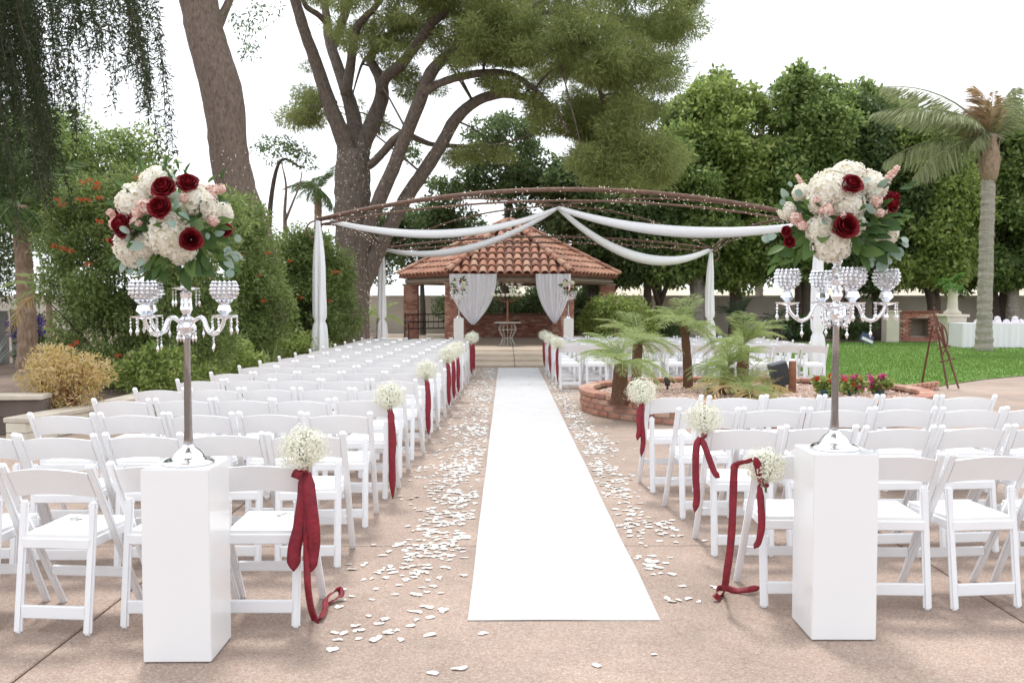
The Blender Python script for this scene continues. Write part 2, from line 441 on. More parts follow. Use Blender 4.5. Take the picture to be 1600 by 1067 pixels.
M['frond_q'] = leaf_mat("queen_palm_leaflet", [(0.22, 0.26, 0.12), (0.34, 0.37, 0.20), (0.50, 0.50, 0.33)], 0.45)
M['frond_dry'] = leaf_mat("dry_palm_leaflet", [(0.40, 0.26, 0.14), (0.52, 0.38, 0.24), (0.60, 0.48, 0.33)], 0.35)
M['sago'] = leaf_mat("sago_leaflet", [(0.02, 0.045, 0.02), (0.04, 0.075, 0.03), (0.06, 0.10, 0.04)], 0.2)
M['fern'] = leaf_mat("fern_leaf", [(0.07, 0.18, 0.03), (0.13, 0.27, 0.05), (0.20, 0.34, 0.09)], 0.35)
M['magenta'] = leaf_mat("magenta_blossom", [(0.50, 0.02, 0.18), (0.62, 0.05, 0.28), (0.70, 0.15, 0.4)], 0.3)
M['redflower'] = leaf_mat("red_blossom", [(0.50, 0.02, 0.03), (0.65, 0.06, 0.06)], 0.3)
M['purple'] = leaf_mat("purple_blossom", [(0.10, 0.06, 0.25), (0.18, 0.11, 0.36)], 0.3)
M['tealpot'] = simple("glazed_teal_pot", (0.05, 0.13, 0.16), 0.25, noise=0.2, scale=8)
M['gravel'] = varied("pink_gravel", [(0.42, 0.27, 0.21), (0.55, 0.40, 0.33), (0.64, 0.53, 0.46), (0.36, 0.22, 0.17)], 0.9, 0.3, 60, 0.1, 20, island=True)
M['gravelbed'] = simple("pink_gravel_bed", (0.44, 0.31, 0.25), 0.95, noise=0.3, scale=30, bump=0.6, bscale=60)
M['wood'] = simple("weathered_post", (0.24, 0.10, 0.055), 0.8, noise=0.3, scale=12, bump=0.3, bscale=30)
M['mahogany'] = simple("mahogany_easel", (0.12, 0.028, 0.018), 0.4, noise=0.25, scale=10)
M['linen'] = simple("white_linen", (0.84, 0.80, 0.87), 0.85, bump=0.15, bscale=30)
M['ink'] = simple("black_ink", (0.02, 0.02, 0.022), 0.6)
M['paper'] = simple("white_card", (0.82, 0.82, 0.80), 0.6)
M['boulder'] = simple("grey_boulder", (0.26, 0.22, 0.19), 0.9, noise=0.3, scale=3, bump=0.6, bscale=12)
M['greyplank'] = simple("silvered_board", (0.30, 0.29, 0.27), 0.85, noise=0.2, scale=5)
M['hill'] = simple("dry_hillside", (0.55, 0.49, 0.39), 0.95, noise=0.2, scale=0.05)
M['blue'] = simple("blue_print", (0.05, 0.07, 0.18), 0.5)

# ------------------------------------------------------------------ ground, patio slabs, lawn, far hills
def sheet(name, pts, z, mat, kind='structure', parent=None):
    me = bpy.data.meshes.new(name)
    me.from_pydata([(p[0], p[1], z) for p in pts], [], [list(range(len(pts)))])
    me.materials.append(mat); me.update()
    return tag(inst(name, me, parent), kind=kind)

sheet("ground", [(-900, -300), (900, -300), (900, 1500), (-900, 1500)], -0.06, M['earth'])
patio = sheet("patio", [(-6.55, -4.0), (14.0, -4.0), (14.0, 20.95), (-6.55, 20.95)], -0.035, M['joint'])
XJ = [-6.42, -4.2, -1.98, 2.46, 4.68, 6.9, 9.12, 11.34, 13.56]
YJ = [-3.4, -1.15, 1.1, 3.35, 5.60, 7.85, 10.1, 12.35, 14.6, 16.85, 19.1, 20.9]
slab_cache = {}
for i in range(len(XJ) - 1):
    for j in range(len(YJ) - 1):
        w, d = XJ[i + 1] - XJ[i] - 0.011, YJ[j + 1] - YJ[j] - 0.011
        k = (round(w, 3), round(d, 3))
        if k not in slab_cache:
            b = MB(); b.box((0, 0, -0.016), (w, d, 0.032))
            slab_cache[k] = b.mesh("concrete_slab", M['patio'], bevel=0.006)
        inst("concrete_slab", slab_cache[k], patio, ((XJ[i] + XJ[i + 1]) / 2, (YJ[j] + YJ[j + 1]) / 2, random.uniform(-0.0012, 0.0012)))

# shallow stone terrace that leads to the gazebo
terrace = tag(bpy.data.objects.new("stone_terrace", None), kind='structure'); link(terrace)
for (y0, y1, z) in ((20.96, 22.3, 0.05), (22.31, 23.8, 0.09), (23.81, 25.6, 0.12), (25.61, 38.6, 0.15)):
    x = -5.0
    while x < 5.4:
        w = 1.3
        b = MB(); b.box((0, 0, z / 2 - 0.05), (w - 0.012, y1 - y0, z + 0.1))
        b.build("paving_stone", M['stone'], terrace, (x + w / 2, (y0 + y1) / 2, 0), bevel=0.008)
        x += w

lawn_pts = [(6.35, 14.9), (7.2, 15.6), (8.1, 16.5), (9.2, 17.5), (10.8, 18.6), (13.5, 20.0), (18, 22.2), (30, 27), (34, 33.6), (9.0, 33.6), (5.6, 30), (5.5, 21.2), (6.2, 18)]
sheet("lawn", lawn_pts, 0.014, M['lawn'])
def inside(pts, x, y):
    r = np.zeros(len(x), dtype=bool); n = len(pts)
    for i in range(n):
        x0, y0 = pts[i]; x1, y1 = pts[(i + 1) % n]
        c = ((y0 > y) != (y1 > y)) & (x < (x1 - x0) * (y - y0) / (y1 - y0 + 1e-12) + x0)
        r ^= c
    return r
gx, gy = rng.uniform(5.5, 26, 260000), rng.uniform(14.9, 33.5, 260000)
keep = inside(lawn_pts, gx, gy) & (rng.random(260000) < np.clip(1.35 - (gy - 15) / 18, 0.15, 1))
gx, gy = gx[keep][:90000], gy[keep][:90000]
n = len(gx)
ang = rng.uniform(0, 6.283, n); h = rng.uniform(0.025, 0.055, n); lean = rng.normal(0, 0.018, (n, 2)); wd = rng.uniform(0.006, 0.011, n)
V = np.zeros((n, 3, 3)); V[:, 0] = np.c_[gx - np.cos(ang) * wd, gy - np.sin(ang) * wd, np.full(n, 0.013)]
V[:, 1] = np.c_[gx + np.cos(ang) * wd, gy + np.sin(ang) * wd, np.full(n, 0.013)]
V[:, 2] = np.c_[gx + lean[:, 0], gy + lean[:, 1], 0.014 + h]
tag(inst("grass", mesh_np("grass", V.reshape(-1, 3), np.arange(n * 3).reshape(-1, 3), M['grass'])), 'short green mown grass covering the lawn', 'grass', kind='stuff')

# pale walk beyond the lawn edge (right) is the same patio; dry hills very far away
b = MB()
xs = np.linspace(-420, 420, 60)
for k in range(59):
    h0, h1 = [5 + 3.5 * math.sin(x * 0.013) + 2.2 * math.sin(x * 0.041 + 1) + 1.0 * math.sin(x * 0.13) for x in (xs[k], xs[k + 1])]
    b.add([(xs[k], 330, -1), (xs[k + 1], 330, -1), (xs[k + 1], 345, h1), (xs[k], 345, h0), (xs[k], 420, -1), (xs[k + 1], 420, -1)], [(0, 1, 2, 3), (3, 2, 5, 4)])
tag(b.build("hills", M['hill']), kind='structure')

# ------------------------------------------------------------------ perimeter wall
wt = thing("garden_wall", "long tan stucco garden wall behind the gazebo and lawn", "wall", (0, 39.2, 0))
x = -26.0
while x < 40:
    b = MB(); b.box((0, 0, 0.82), (5.98, 0.22, 1.76)); b.build("wall_panel", M['stucco'], wt, (x + 3, 0, 0), bevel=0.01)
    b = MB(); b.box((0, 0, 1.74), (5.98, 0.30, 0.075)); b.build("coping", M['cap'], wt, (x + 3, 0, 0), bevel=0.01)
    x += 6

# ------------------------------------------------------------------ low wall and raised ground on the left
gp = [(-9.6, 10.05), (-5.6, 10.55), (-5.1, 10.4), (-4.97, 11.3), (-4.84, 14.9), (-4.3, 18), (-4.0, 20.9), (-5.2, 38.9), (-30, 38.9), (-30, 10.05)]
sheet("planting_bed", gp, 0.20, M['earth'])
rw = thing("retaining_wall", "low brown block retaining wall with pale cap on left of the chairs", "wall", (-5, 10, 0))
def wall_run(p, q, z, th, cap, mat):
    p, q = Vector((*p, 0)), Vector((*q, 0)); L = (q - p).length; k = max(1, round(L / 0.62)); d = (q - p) / k
    a = math.atan2(d.y, d.x)
    for i in range(k):
        c = p + d * (i + 0.5) - Vector((-5, 10, 0))
        for zz in range(2):
            b = MB(); b.box((0, 0, 0), (d.length - 0.008, th, z / 2 - 0.006))
            b.build("wall_block", mat, rw, (c.x, c.y, z / 4 + zz * z / 2), bevel=0.006).rotation_euler = (0, 0, a)
        b = MB(); b.box((0, 0, 0), (d.length - 0.006, th + cap, 0.055))
        b.build("cap_stone", M['cap'], rw, (c.x, c.y, z + 0.028), bevel=0.008).rotation_euler = (0, 0, a)
wall_run((-9.4, 10.0), (-5.3, 10.5), 0.40, 0.22, 0.10, M['darkstucco'])
wall_run((-5.25, 9.7), (-4.97, 11.3), 0.22, 0.24, 0.06, M['pale'])
wall_run((-4.96, 11.4), (-4.84, 14.9), 0.22, 0.24, 0.06, M['pale'])
wall_run((-4.83, 15.0), (-4.3, 18.0), 0.22, 0.24, 0.06, M['pale'])
wall_run((-4.28, 18.1), (-4.0, 20.8), 0.22, 0.24, 0.06, M['pale'])

# ------------------------------------------------------------------ gazebo
GC = Vector((0.1, 32.4, 0.15))
gz = thing("gazebo", "six-sided open gazebo with clay tile roof on brick columns", "gazebo", GC)
RE, ZE, ZA = 3.9, 2.27, 4.22          # eave radius, eave and apex height above the terrace
def hexp(r, k, z): return Vector((r * math.cos(R(60 * k)), r * math.sin(R(60 * k)), z))
tb = MB()
L0, segs = 0.52, 6
for r_, inner in ((1.0, False), (0.86, True)):
    for (yy, rr) in ((0, 0.128), (L0, 0.098)):
        for i in range(segs + 1):
            a = math.pi * i / segs
            tb.v.append((rr * r_ * math.cos(a), yy, rr * r_ * math.sin(a) * 0.95))
n1 = segs + 1
for i in range(segs):
    tb.f += [[i, n1 + i, n1 + i + 1, i + 1], [2 * n1 + i, 2 * n1 + i + 1, 3 * n1 + i + 1, 3 * n1 + i], [i, i + 1, 2 * n1 + i + 1, 2 * n1 + i], [n1 + i, 3 * n1 + i, 3 * n1 + i + 1, n1 + i + 1]]
    tb.m += [0] * 4
tile_me = tb.mesh("roof_tile", M['terracotta'], smooth=False)
far = MB()
ap = math.sqrt(3) / 2 * RE
slope_len = math.hypot(ap, ZA - ZE); rows = 9; rh = slope_len / rows
for k in range(6):
    p, q, t = hexp(RE, k, ZE), hexp(RE, k + 1, ZE), Vector((0, 0, ZA))
    mid = (p + q) / 2
    u = (q - p).normalized(); v = (t - mid).normalized(); nrm = u.cross(v)
    if nrm.z < 0: u = -u; nrm = u.cross(v)
    b = MB(); b.add([p - nrm * .02, q - nrm * .02, t - nrm * .02, p - nrm * .10, q - nrm * .10, t - nrm * .10], [(0, 1, 2), (5, 4, 3), (0, 3, 4, 1), (1, 4, 5, 2), (2, 5, 3, 0)])
    b.build("roof_deck", M['pan'], gz)
    front = k in (3, 4, 5)
    rot = Matrix((u, v, nrm)).transposed()
    for j in range(rows):
        hw = RE / 2 * (1 - j / rows) - 0.10
        cnt = int(hw / 0.282)
        for c in range(-cnt, cnt + 1):
            uu = c * 0.282
            pos = mid + u * (uu + random.uniform(-.008, .008)) + v * (j * rh - 0.05 + random.uniform(-.012, .012)) + nrm * 0.0
            mrot = rot @ Matrix.Rotation(R(random.uniform(-2, 2)), 3, 'Z') @ Matrix.Rotation(R(-2.6), 3, 'X')
            if front:
                inst("roof_tile", tile_me, gz, pos, mrot.to_euler())
            else:
                far.add([mrot @ Vector(w) + pos for w in tb.v], tb.f)
tag(far.build("roof_tile", M['terracotta_i'], gz), kind='stuff')
for k in range(6):      # hip caps
    p, t = hexp(RE + 0.02, k, ZE), Vector((0, 0, ZA))
    v = (t - p).normalized(); u = Vector((-v.y, v.x, 0)).normalized(); nrm = u.cross(v)
    if nrm.z < 0: u = -u; nrm = u.cross(v)
    rot = Matrix((u, v, nrm)).transposed()
    L = (t - p).length; m_ = int(L / 0.42)
    for i in range(m_):
        if k in (3, 4, 5, 0):
            inst("hip_tile", tile_me, gz, p + v * (i * 0.42) + nrm * 0.07, rot.to_euler())
for k in range(6):      # eave beam and brick columns
    p, q = hexp(RE - 0.30, k, ZE - 0.16), hexp(RE - 0.30, k + 1, ZE - 0.16)
    b = MB(); b.bar(p, q, 0.16, 0.26, side=(p + q)); b.build("eave_beam", M['fascia'], gz, bevel=0.01)
bw, bh, bd, cj = 0.205, 0.062, 0.10, 0.012
for k in range(6):
    c = hexp(RE - 0.42, k, 0)
    S = 0.50
    b = MB(); b.box((0, 0, (ZE - 0.3) / 2), (S - 0.03, S - 0.03, ZE - 0.3)); core = b.build("column_core", M['mortar'], gz, c)
    core.rotation_euler = (0, 0, R(60 * k))
    b = MB(); z = 0.03; row = 0
    while z < ZE - 0.33:
        for side in range(4):
            rz = Matrix.Rotation(R(90 * side), 3, 'Z')
            x0 = -S / 2 + (0 if row % 2 else -0.1)
            while x0 < S / 2 - 0.02:
                a0, a1 = max(x0, -S / 2), min(x0 + bw, S / 2)
                if a1 - a0 > 0.03:
                    cc = rz @ Vector(((a0 + a1) / 2, -S / 2 + 0.03 + random.uniform(-.006, .004), 0)); cc.z = z + bh / 2
                    b.box(cc, (a1 - a0 - cj, 0.07, bh - 0.004), rz)
                x0 += bw
        z += bh + cj; row += 1
    tag(b.build("brick", M['brick_i'], core), kind='stuff')
    b = MB(); b.box((0, 0, ZE - 0.31), (S + 0.08, S + 0.08, 0.06)); b.build("column_capital", M['fascia'], gz, c, bevel=0.008).rotation_euler = (0, 0, R(60 * k))

# brick counter across the back of the gazebo
ct = thing("brick_counter", "red brick serving counter along the back of the gazebo", "counter", (0.1, 34.9, 0.15))
b = MB(); b.box((0, 0, 0.42), (3.9, 0.5, 0.84)); b.build("counter_core", M['mortar'], ct)
b = MB()
for r_ in range(11):
    x = -1.98 + (0.11 if r_ % 2 else 0)
    while x < 1.9:
        b.box((x + 0.1, -0.26 + random.uniform(-.006, .004), 0.04 + r_ * 0.074), (0.205, 0.06, 0.062)); x += 0.217
tag(b.build("brick", M['brick_i'], ct), kind='stuff')
b = MB(); b.box((0, 0, 0.875), (4.1, 0.66, 0.06)); b.build("counter_top", M['pan'], ct, bevel=0.01)

def iron_bench(loc, rz, label):
    t = thing("iron_bench", label, "bench", loc, rz, "black iron benches in the gazebo")
    for z, nm in ((0.44, "seat_rail"), (0.92, "back_rail"), (0.66, "back_rail")):
        b = MB(); b.tube([(-0.85, 0.16 if z > .5 else -0.1, z), (0.85, 0.16 if z > .5 else -0.1, z)], 0.022, 6); b.build(nm, M['iron'], t)
    b = MB(); b.box((0, 0, 0.44), (1.66, 0.40, 0.03)); b.build("seat", M['iron'], t, bevel=0.005)
    for sx in (-0.85, 0.85):
        b = MB(); b.tube(spline([(sx, 0.22, 0), (sx, 0.18, 0.5), (sx, 0.16, 0.95)]), 0.022, 6); b.build("leg", M['iron'], t)
        b = MB(); b.tube(spline([(sx, -0.22, 0), (sx, -0.2, 0.4), (sx, -0.2, 0.62), (sx, 0.0, 0.68), (sx, 0.16, 0.66)]), 0.02, 6); b.build("arm", M['iron'], t)
    for i in range(9):
        x = -0.75 + i * 0.1875
        b = MB(); b.tube([(x, 0.16, 0.45), (x, 0.16, 0.92)], 0.010, 5); b.build("baluster", M['iron'], t)
iron_bench((-2.65, 31.6, 0.15), R(25), "black iron bench between the left brick columns of the gazebo")
iron_bench((3.0, 31.7, 0.15), R(-25), "black iron bench between the right brick columns of the gazebo")

# ------------------------------------------------------------------ raised planter: ring of bricks round pink gravel
PC, PRX, PRY = Vector((3.46, 12.75, 0)), 2.36, 1.95
pl = thing("brick_planter", "oval raised planting bed ringed with red bricks beside the aisle", "planter", PC)
def ell(a, o=0.0): return Vector(((PRX + o) * math.cos(a), (PRY + o) * math.sin(a), 0))
def ring_positions(step, phase, o=0.0):
    N = 2000; A = np.linspace(0, 2 * math.pi, N); P = np.array([ell(a, o)[:2] for a in A])
    s = np.r_[0, np.cumsum(np.hypot(*np.diff(P, axis=0).T))]
    k = round(s[-1] / step)
    return [(np.interp((i + phase) * s[-1] / k % s[-1], s, A), s[-1] / k) for i in range(k)]
bk = MB(); bk.box((0, 0, 0), (0.200, 0.092, 0.068)); brick_me = bk.mesh("brick", M['brick'], bevel=0.007)
bk = MB(); bk.box((0, 0, 0), (0.200, 0.205, 0.062)); brick_cap_me = bk.mesh("brick", M['brick'], bevel=0.008)
for r_ in range(3):
    for a, st in ring_positions(0.213, 0.5 * (r_ % 2)):
        p = ell(a); q = ell(a + 0.01) - p
        inst("brick", brick_me, pl, (p.x * random.uniform(.997, 1.003), p.y, 0.036 + r_ * 0.079), (0, 0, math.atan2(q.y, q.x) + R(random.uniform(-2, 2))))
for a, st in ring_positions(0.211, 0.25, -0.03):
    p = ell(a, -0.03); q = ell(a + 0.01, -0.03) - p
    inst("brick", brick_cap_me, pl, (p.x, p.y, 0.272 + random.uniform(-.003, .003)), (R(random.uniform(-1.5, 1.5)), 0, math.atan2(q.y, q.x) + R(random.uniform(-2, 2))))
b = MB(); N = 48      # mortar core
for i in range(N):
    a0, a1 = 2 * math.pi * i / N, 2 * math.pi * (i + 1) / N
    vs = []
    for a in (a0, a1):
        for o in (-0.035, 0.035):
            for z in (0.0, 0.238): v = ell(a, o); vs.append((v.x, v.y, z))
    b.add(vs, [(2, 3, 7, 6), (0, 4, 5, 1), (1, 5, 7, 3)])
b.build("mortar_core", M['mortar'], pl)
b = MB()
for i in range(40):
    a0, a1 = 2 * math.pi * i / 40, 2 * math.pi * (i + 1) / 40
    p, q = ell(a0, -0.05), ell(a1, -0.05)
    b.add([(0, 0, 0.235), (p.x, p.y, 0.20), (q.x, q.y, 0.20)], [(0, 1, 2)])
b.build("bed_soil", M['gravelbed'], pl)
b = MB()
for i in range(5200):
    a, r_ = random.uniform(0, 2 * math.pi), math.sqrt(random.random()) * 0.95
    p = ell(a) * r_
    s = random.uniform(0.010, 0.026)
    b.octa((p.x, p.y, 0.215 + 0.02 * (1 - r_) + random.uniform(0, .01)), s, s * 0.6)
tag(b.build("gravel", M['gravel'], None, PC), 'pink and cream gravel filling the oval brick bed', 'gravel', kind='stuff')
bb = thing("brick_border", "short red brick border along the lawn's near corner", "edging", (6.75, 15.35, 0))
for i in range(9):
    p0, p1 = Vector((6.32, 14.62)), Vector((7.35, 15.5))
    p = p0.lerp(p1, i / 8); d = p1 - p0
    for z in (0.036, 0.112):
        inst("brick", brick_me, bb, (p.x - 6.75 + (0.03 if z > .1 else 0), p.y - 15.35 + (0.03 if z > .1 else 0), z), (0, 0, math.atan2(d.y, d.x) + R(random.uniform(-3, 3))), (0.72, 1, 1))

# ------------------------------------------------------------------ pipe canopy with drapes and fairy lights
CX0, CX1, CY0, CY1 = -3.72, 6.2, 18.0, 26.0
CENTRE = W(872, 321, 22.0)
ccx = (CX0 + CX1) / 2
cn = thing("pipe_canopy", "rusty arched pipe canopy frame spanning the aisle", "canopy", (ccx, 22, 0))
off = Vector((ccx, 22, 0))
corner = {(0, 0): Vector((CX0, CY0, 3.12)), (1, 0): Vector((CX1, CY0, 3.12)), (0, 1): Vector((-3.5, CY1, 3.02)), (1, 1): Vector((5.86, CY1, 3.02))}
paths = []
for key, c in corner.items():
    b = MB(); b.tube([(c.x, c.y, 0) - off * 0 if False else Vector((c.x, c.y, 0)), c], 0.055, 10); b.build("post", M['rust'], cn, off=off, smooth=True)
    b = MB(); b.box((c.x, c.y, 0.02), (0.24, 0.24, 0.04)); b.build("post_foot", M['rust'], cn, off=off, bevel=0.005)
    # scroll bracket where the post meets the beam
    sx = 1 if key[0] else -1
    b = MB(); b.tube([Vector((c.x + sx * (0.05 + 0.20 * math.sin(t) * (1 - t / 9)), c.y, c.z - 0.22 + 0.20 * math.cos(t) * (1 - t / 9))) for t in np.linspace(0, 6.5, 22)], 0.018, 6)
    b.build("scroll", M['rust'], cn, off=off, smooth=True)
def arch(p, q, rise, drop=0.0, k=26):
    return [p.lerp(q, t) + Vector((0, 0, rise * (1 - (2 * t - 1) ** 2) - drop)) for t in np.linspace(0, 1, k)]
for (a, c, rise) in (((0, 0), (1, 0), 0.60), ((0, 1), (1, 1), 0.34), ((0, 0), (0, 1), 0.30), ((1, 0), (1, 1), 0.30)):
    P1 = arch(corner[a], corner[c], rise)
    b = MB(); b.tube(P1, 0.045 if a == (0, 0) and c == (1, 0) else 0.032, 8); b.build("beam", M['rust'], cn, off=off, smooth=True); paths.append((P1, 0.045))
    P2 = arch(corner[a], corner[c], rise * 0.80, 0.10)
    b = MB(); b.tube(P2, 0.022, 8); b.build("lower_rail", M['rust'], cn, off=off, smooth=True); paths.append((P2, 0.025))
for key in corner:      # diagonal ribs to the crown of the canopy
    P1 = [corner[key].lerp(CENTRE, t) + Vector((0, 0, 0.28 * math.sin(math.pi * t))) for t in np.linspace(0, 1, 16)]
    b = MB(); b.tube(P1, 0.022, 8); b.build("rib", M['rust'], cn, off=off, smooth=True); paths.append((P1, 0.025))
# fairy lights: bulbs wound round pipes and trunks
def bulbs(samples, r, name, label):
    b = MB()
    for p in samples: b.octa(p, r)
    return tag(b.build(name, M['bulb']), label, "string lights", kind='stuff')
S = []
for P, r_ in paths:
    L = sum((Vector(P[i + 1]) - Vector(P[i])).length for i in range(len(P) - 1))
    for i in range(int(L * 10)):
        t = random.random() * (len(P) - 1); k = min(int(t), len(P) - 2)
        p = Vector(P[k]).lerp(Vector(P[k + 1]), t - k); a = random.uniform(0, 6.28)
        S.append(p + Vector((random.uniform(-.02, .02), math.cos(a), math.sin(a))) * (r_ + random.uniform(0.002, 0.03)))
bulbs(S, 0.0105, "string_lights", "tiny warm fairy lights wound along the canopy pipes")

def swag(p, q, sag, w0, w1, label):
    """a gathered length of cloth hanging between two points"""
    K, C = 34, 19
    n_ = 0
    vs, fs = [], []
    p, q = Vector(p), Vector(q)
    ax = (q - p); ax.z = 0; side = Vector((-ax.y, ax.x, 0)).normalized(); sgn = 1 if side.y > 0 else -1
    for i in range(K):
        t = i / (K - 1)
        c = p.lerp(q, t) + Vector((0, 0, -sag * 4 * t * (1 - t)))
        w = w0 + (w1 - w0) * math.sin(math.pi * t) ** 0.6
        for j in range(C):
            a = R(-125 + 305 * j / (C - 1))      # rolled cloth: round in section, open at the back
            rr = w / 2 * (1 + 0.13 * math.cos(j * math.pi) * (0.4 + 0.6 * math.sin(math.pi * t)) + 0.05 * math.sin(9 * t + a * 2))
            vs.append(c + Vector((0, 0, 1)) * math.sin(a) * rr - side * sgn * math.cos(a) * rr * 0.5)
    for i in range(K - 1):
        for j in range(C - 1):
            fs.append((i * C + j, i * C + j + 1, (i + 1) * C + j + 1, (i + 1) * C + j))
    me = bpy.data.meshes.new("swag_drape"); me.from_pydata([tuple(v - p) for v in vs], [], fs); me.materials.append(M['sheer'])
    me.polygons.foreach_set('use_smooth', [True] * len(fs)); me.update()
    o = inst("swag_drape", me, None, p); tag(o, label, "drape", "white swags under the canopy")
    sm = o.modifiers.new("thick", 'SOLIDIFY'); sm.thickness = 0.012
    return o
top = CENTRE + Vector((0, 0, -0.06))
swag(top, corner[0, 0] + Vector((0.25, 0.05, -0.02)), 0.42, 0.07, 0.16, "long white swag from canopy centre to the front left post")
swag(top, corner[0, 1] + Vector((0.02, 0, -0.02)), 0.50, 0.07, 0.17, "lower white swag from canopy centre to the rear left post")
swag(top, corner[1, 0] + Vector((-0.2, 0.05, -0.08)), 0.34, 0.07, 0.19, "long white swag from canopy centre to the front right post")
swag(top, corner[1, 1] + Vector((-0.02, 0, -0.02)), 0.72, 0.07, 0.21, "deep white swag from canopy centre to the rear right post")
def post_drape(c, zb, w, knot, side, label):
    K, C = 40, 44
    vs, fs = [], []
    for i in range(K):
        t = i / (K - 1); z = c.z - 0.02 + (zb - c.z) * t
        # narrow at the top, swelling, tied at the knot, loose below
        pr = 0.30 + 0.75 * math.sin(min(1, t / knot) * math.pi * 0.62) if t < knot else 0.95 - 0.40 * math.exp(-((t - knot) / 0.03) ** 2) + 0.35 * min(1, (t - knot) / 0.2) * (1 if t < .92 else 0.85)
        r_ = w * pr
        for j in range(C):
            a = 2 * math.pi * j / C
            rr = r_ * (1 + 0.22 * math.cos(a * 6 + t * 2.5) + 0.08 * math.cos(a * 11 - t * 4) + 0.05 * math.sin(11 * t))
            vs.append((c.x + side * 0.02 + side * 0.10 * t * (1 - t) + rr * math.cos(a), c.y - 0.05 + rr * math.sin(a) * 0.8, z))
    for i in range(K - 1):
        for j in range(C):
            fs.append((i * C + j, i * C + (j + 1) % C, (i + 1) * C + (j + 1) % C, (i + 1) * C + j))
    me = bpy.data.meshes.new("post_drape"); me.from_pydata([(v[0] - c.x, v[1] - c.y, v[2]) for v in vs], [], fs); me.materials.append(M['sheer'])
    me.polygons.foreach_set('use_smooth', [True] * len(fs)); me.update()
    tag(inst("post_drape", me, None, (c.x, c.y, 0)), label, "drape", "white drapes tied to canopy posts")
post_drape(corner[0, 0], 0.05, 0.115, 0.62, 1, "white cloth tied round the front left canopy post")
post_drape(corner[1, 0], 0.06, 0.105, 0.70, -1, "white cloth tied round the front right canopy post by the lawn")
post_drape(corner[0, 1], 0.05, 0.105, 0.66, -1, "white cloth tied round the rear left canopy post")
post_drape(corner[1, 1], 0.05, 0.105, 0.66, -1, "white cloth tied round the rear right canopy post")

# ------------------------------------------------------------------ gazebo curtains gathered to a point
def curtain(x0, x1, xt, ztop, ztip, Y, label):
    K, C = 26, 61
    vs, fs = [], []
    for i in range(K):
        t = i / (K - 1)
        for j in range(C):
            s = j / (C - 1)
            xe = x0 + (x1 - x0) * s
            e = abs(2 * s - 1)
            f = t ** (1.7 + 0.9 * (1 - e))
            x = xe + (xt - xe) * (t ** 2.3) * 0.93
            vs.append((x, Y + 0.035 * math.sin(s * 58) * (1 - 0.4 * t) + 0.02 * math.sin(s * 23 + 2) - 0.05 * math.sin(math.pi * t), ztop + (ztip - ztop) * t - 0.0 * f))
    for i in range(K - 1):
        for j in range(C - 1):
            fs.append((i * C + j, i * C + j + 1, (i + 1) * C + j + 1, (i + 1) * C + j))
    me = bpy.data.meshes.new("gathered_curtain"); me.from_pydata(vs, [], fs); me.materials.append(M['curtain'])
    me.polygons.foreach_set('use_smooth', [True] * len(fs)); me.update()
    o = inst("gathered_curtain", me); tag(o, label, "curtain", "sheer curtains on the gazebo front")
YC = 28.95
pA, pB, pT = W(702, 428, YC), W(776, 428, YC), W(739, 507, YC)
curtain(pA.x, pB.x, pT.x, pA.z, pT.z, YC, "wide lilac white curtain gathered to a point left of the gazebo opening")
pA, pB, pT = W(837, 428, YC), W(892, 428, YC), W(867, 505, YC)
curtain(pA.x, pB.x, pT.x, pA.z, pT.z, YC, "narrow lilac white curtain gathered to a point right of the gazebo opening")

# ------------------------------------------------------------------ vegetation helpers
def unit(n):
    v = rng.normal(size=(n, 3)); return v / np.linalg.norm(v, axis=1, keepdims=True)
def leaf_quads(P, A, Nn, length, width):
    """rhombic leaves: base P, axis A, normal Nn"""
    n = len(P)
    A = A / (np.linalg.norm(A, axis=1, keepdims=True) + 1e-9)
    S = np.cross(A, Nn); S /= (np.linalg.norm(S, axis=1, keepdims=True) + 1e-9)
    L = np.broadcast_to(np.asarray(length, float).reshape(-1, 1), (n, 1)); Wd = np.broadcast_to(np.asarray(width, float).reshape(-1, 1), (n, 1))
    V = np.empty((n, 4, 3))
    V[:, 0] = P; V[:, 1] = P + A * L * 0.45 + S * Wd / 2; V[:, 2] = P + A * L; V[:, 3] = P + A * L * 0.45 - S * Wd / 2
    return V.reshape(-1, 3), np.arange(n * 4).reshape(-1, 4)
def clump_leaves(C, RAD, per, length, width, droop=0.0, up=0.4, shell=0.3, out=0.6):
    """leaves spread through ellipsoidal clumps, denser near each clump's skin"""
    C, RAD = np.asarray(C), np.asarray(RAD)
    if RAD.ndim == 1: RAD = np.repeat(RAD[:, None], 3, 1)
    vol = (RAD[:, 0] * RAD[:, 1] * RAD[:, 2]) ** (2 / 3)
    cnt = np.maximum(3, (per * len(C) * vol / vol.sum()).astype(int))
    idx = np.repeat(np.arange(len(C)), cnt); n = len(idx)
    d = unit(n)
    r = rng.random(n) ** shell
    P = C[idx] + d * RAD[idx] * r[:, None] * (1 + rng.normal(0, 0.12, (n, 1)))
    A = unit(n) + d * out; A[:, 2] -= droop
    Nn = unit(n); Nn[:, 2] += up
    return leaf_quads(P, A, Nn, length * rng.uniform(0.65, 1.3, n), width * rng.uniform(0.7, 1.25, n))
def crown_part(root, name, V, F, mat, parent=None):
    o = Vector(root.location)
    return inst(name, mesh_np(name, V - np.array(o), F, mat), parent or root)
def limb(root, name, pts, rad, mat, n=9, jit=0.06, steps=5):
    q = spline([(*p, r) for p, r in zip(pts, rad)], steps)
    b = MB(); b.tube([p[:3] for p in q], [max(0.004, p[3]) for p in q], n, jit=jit)
    return b.build(name, mat, root, off=root.location, smooth=True)

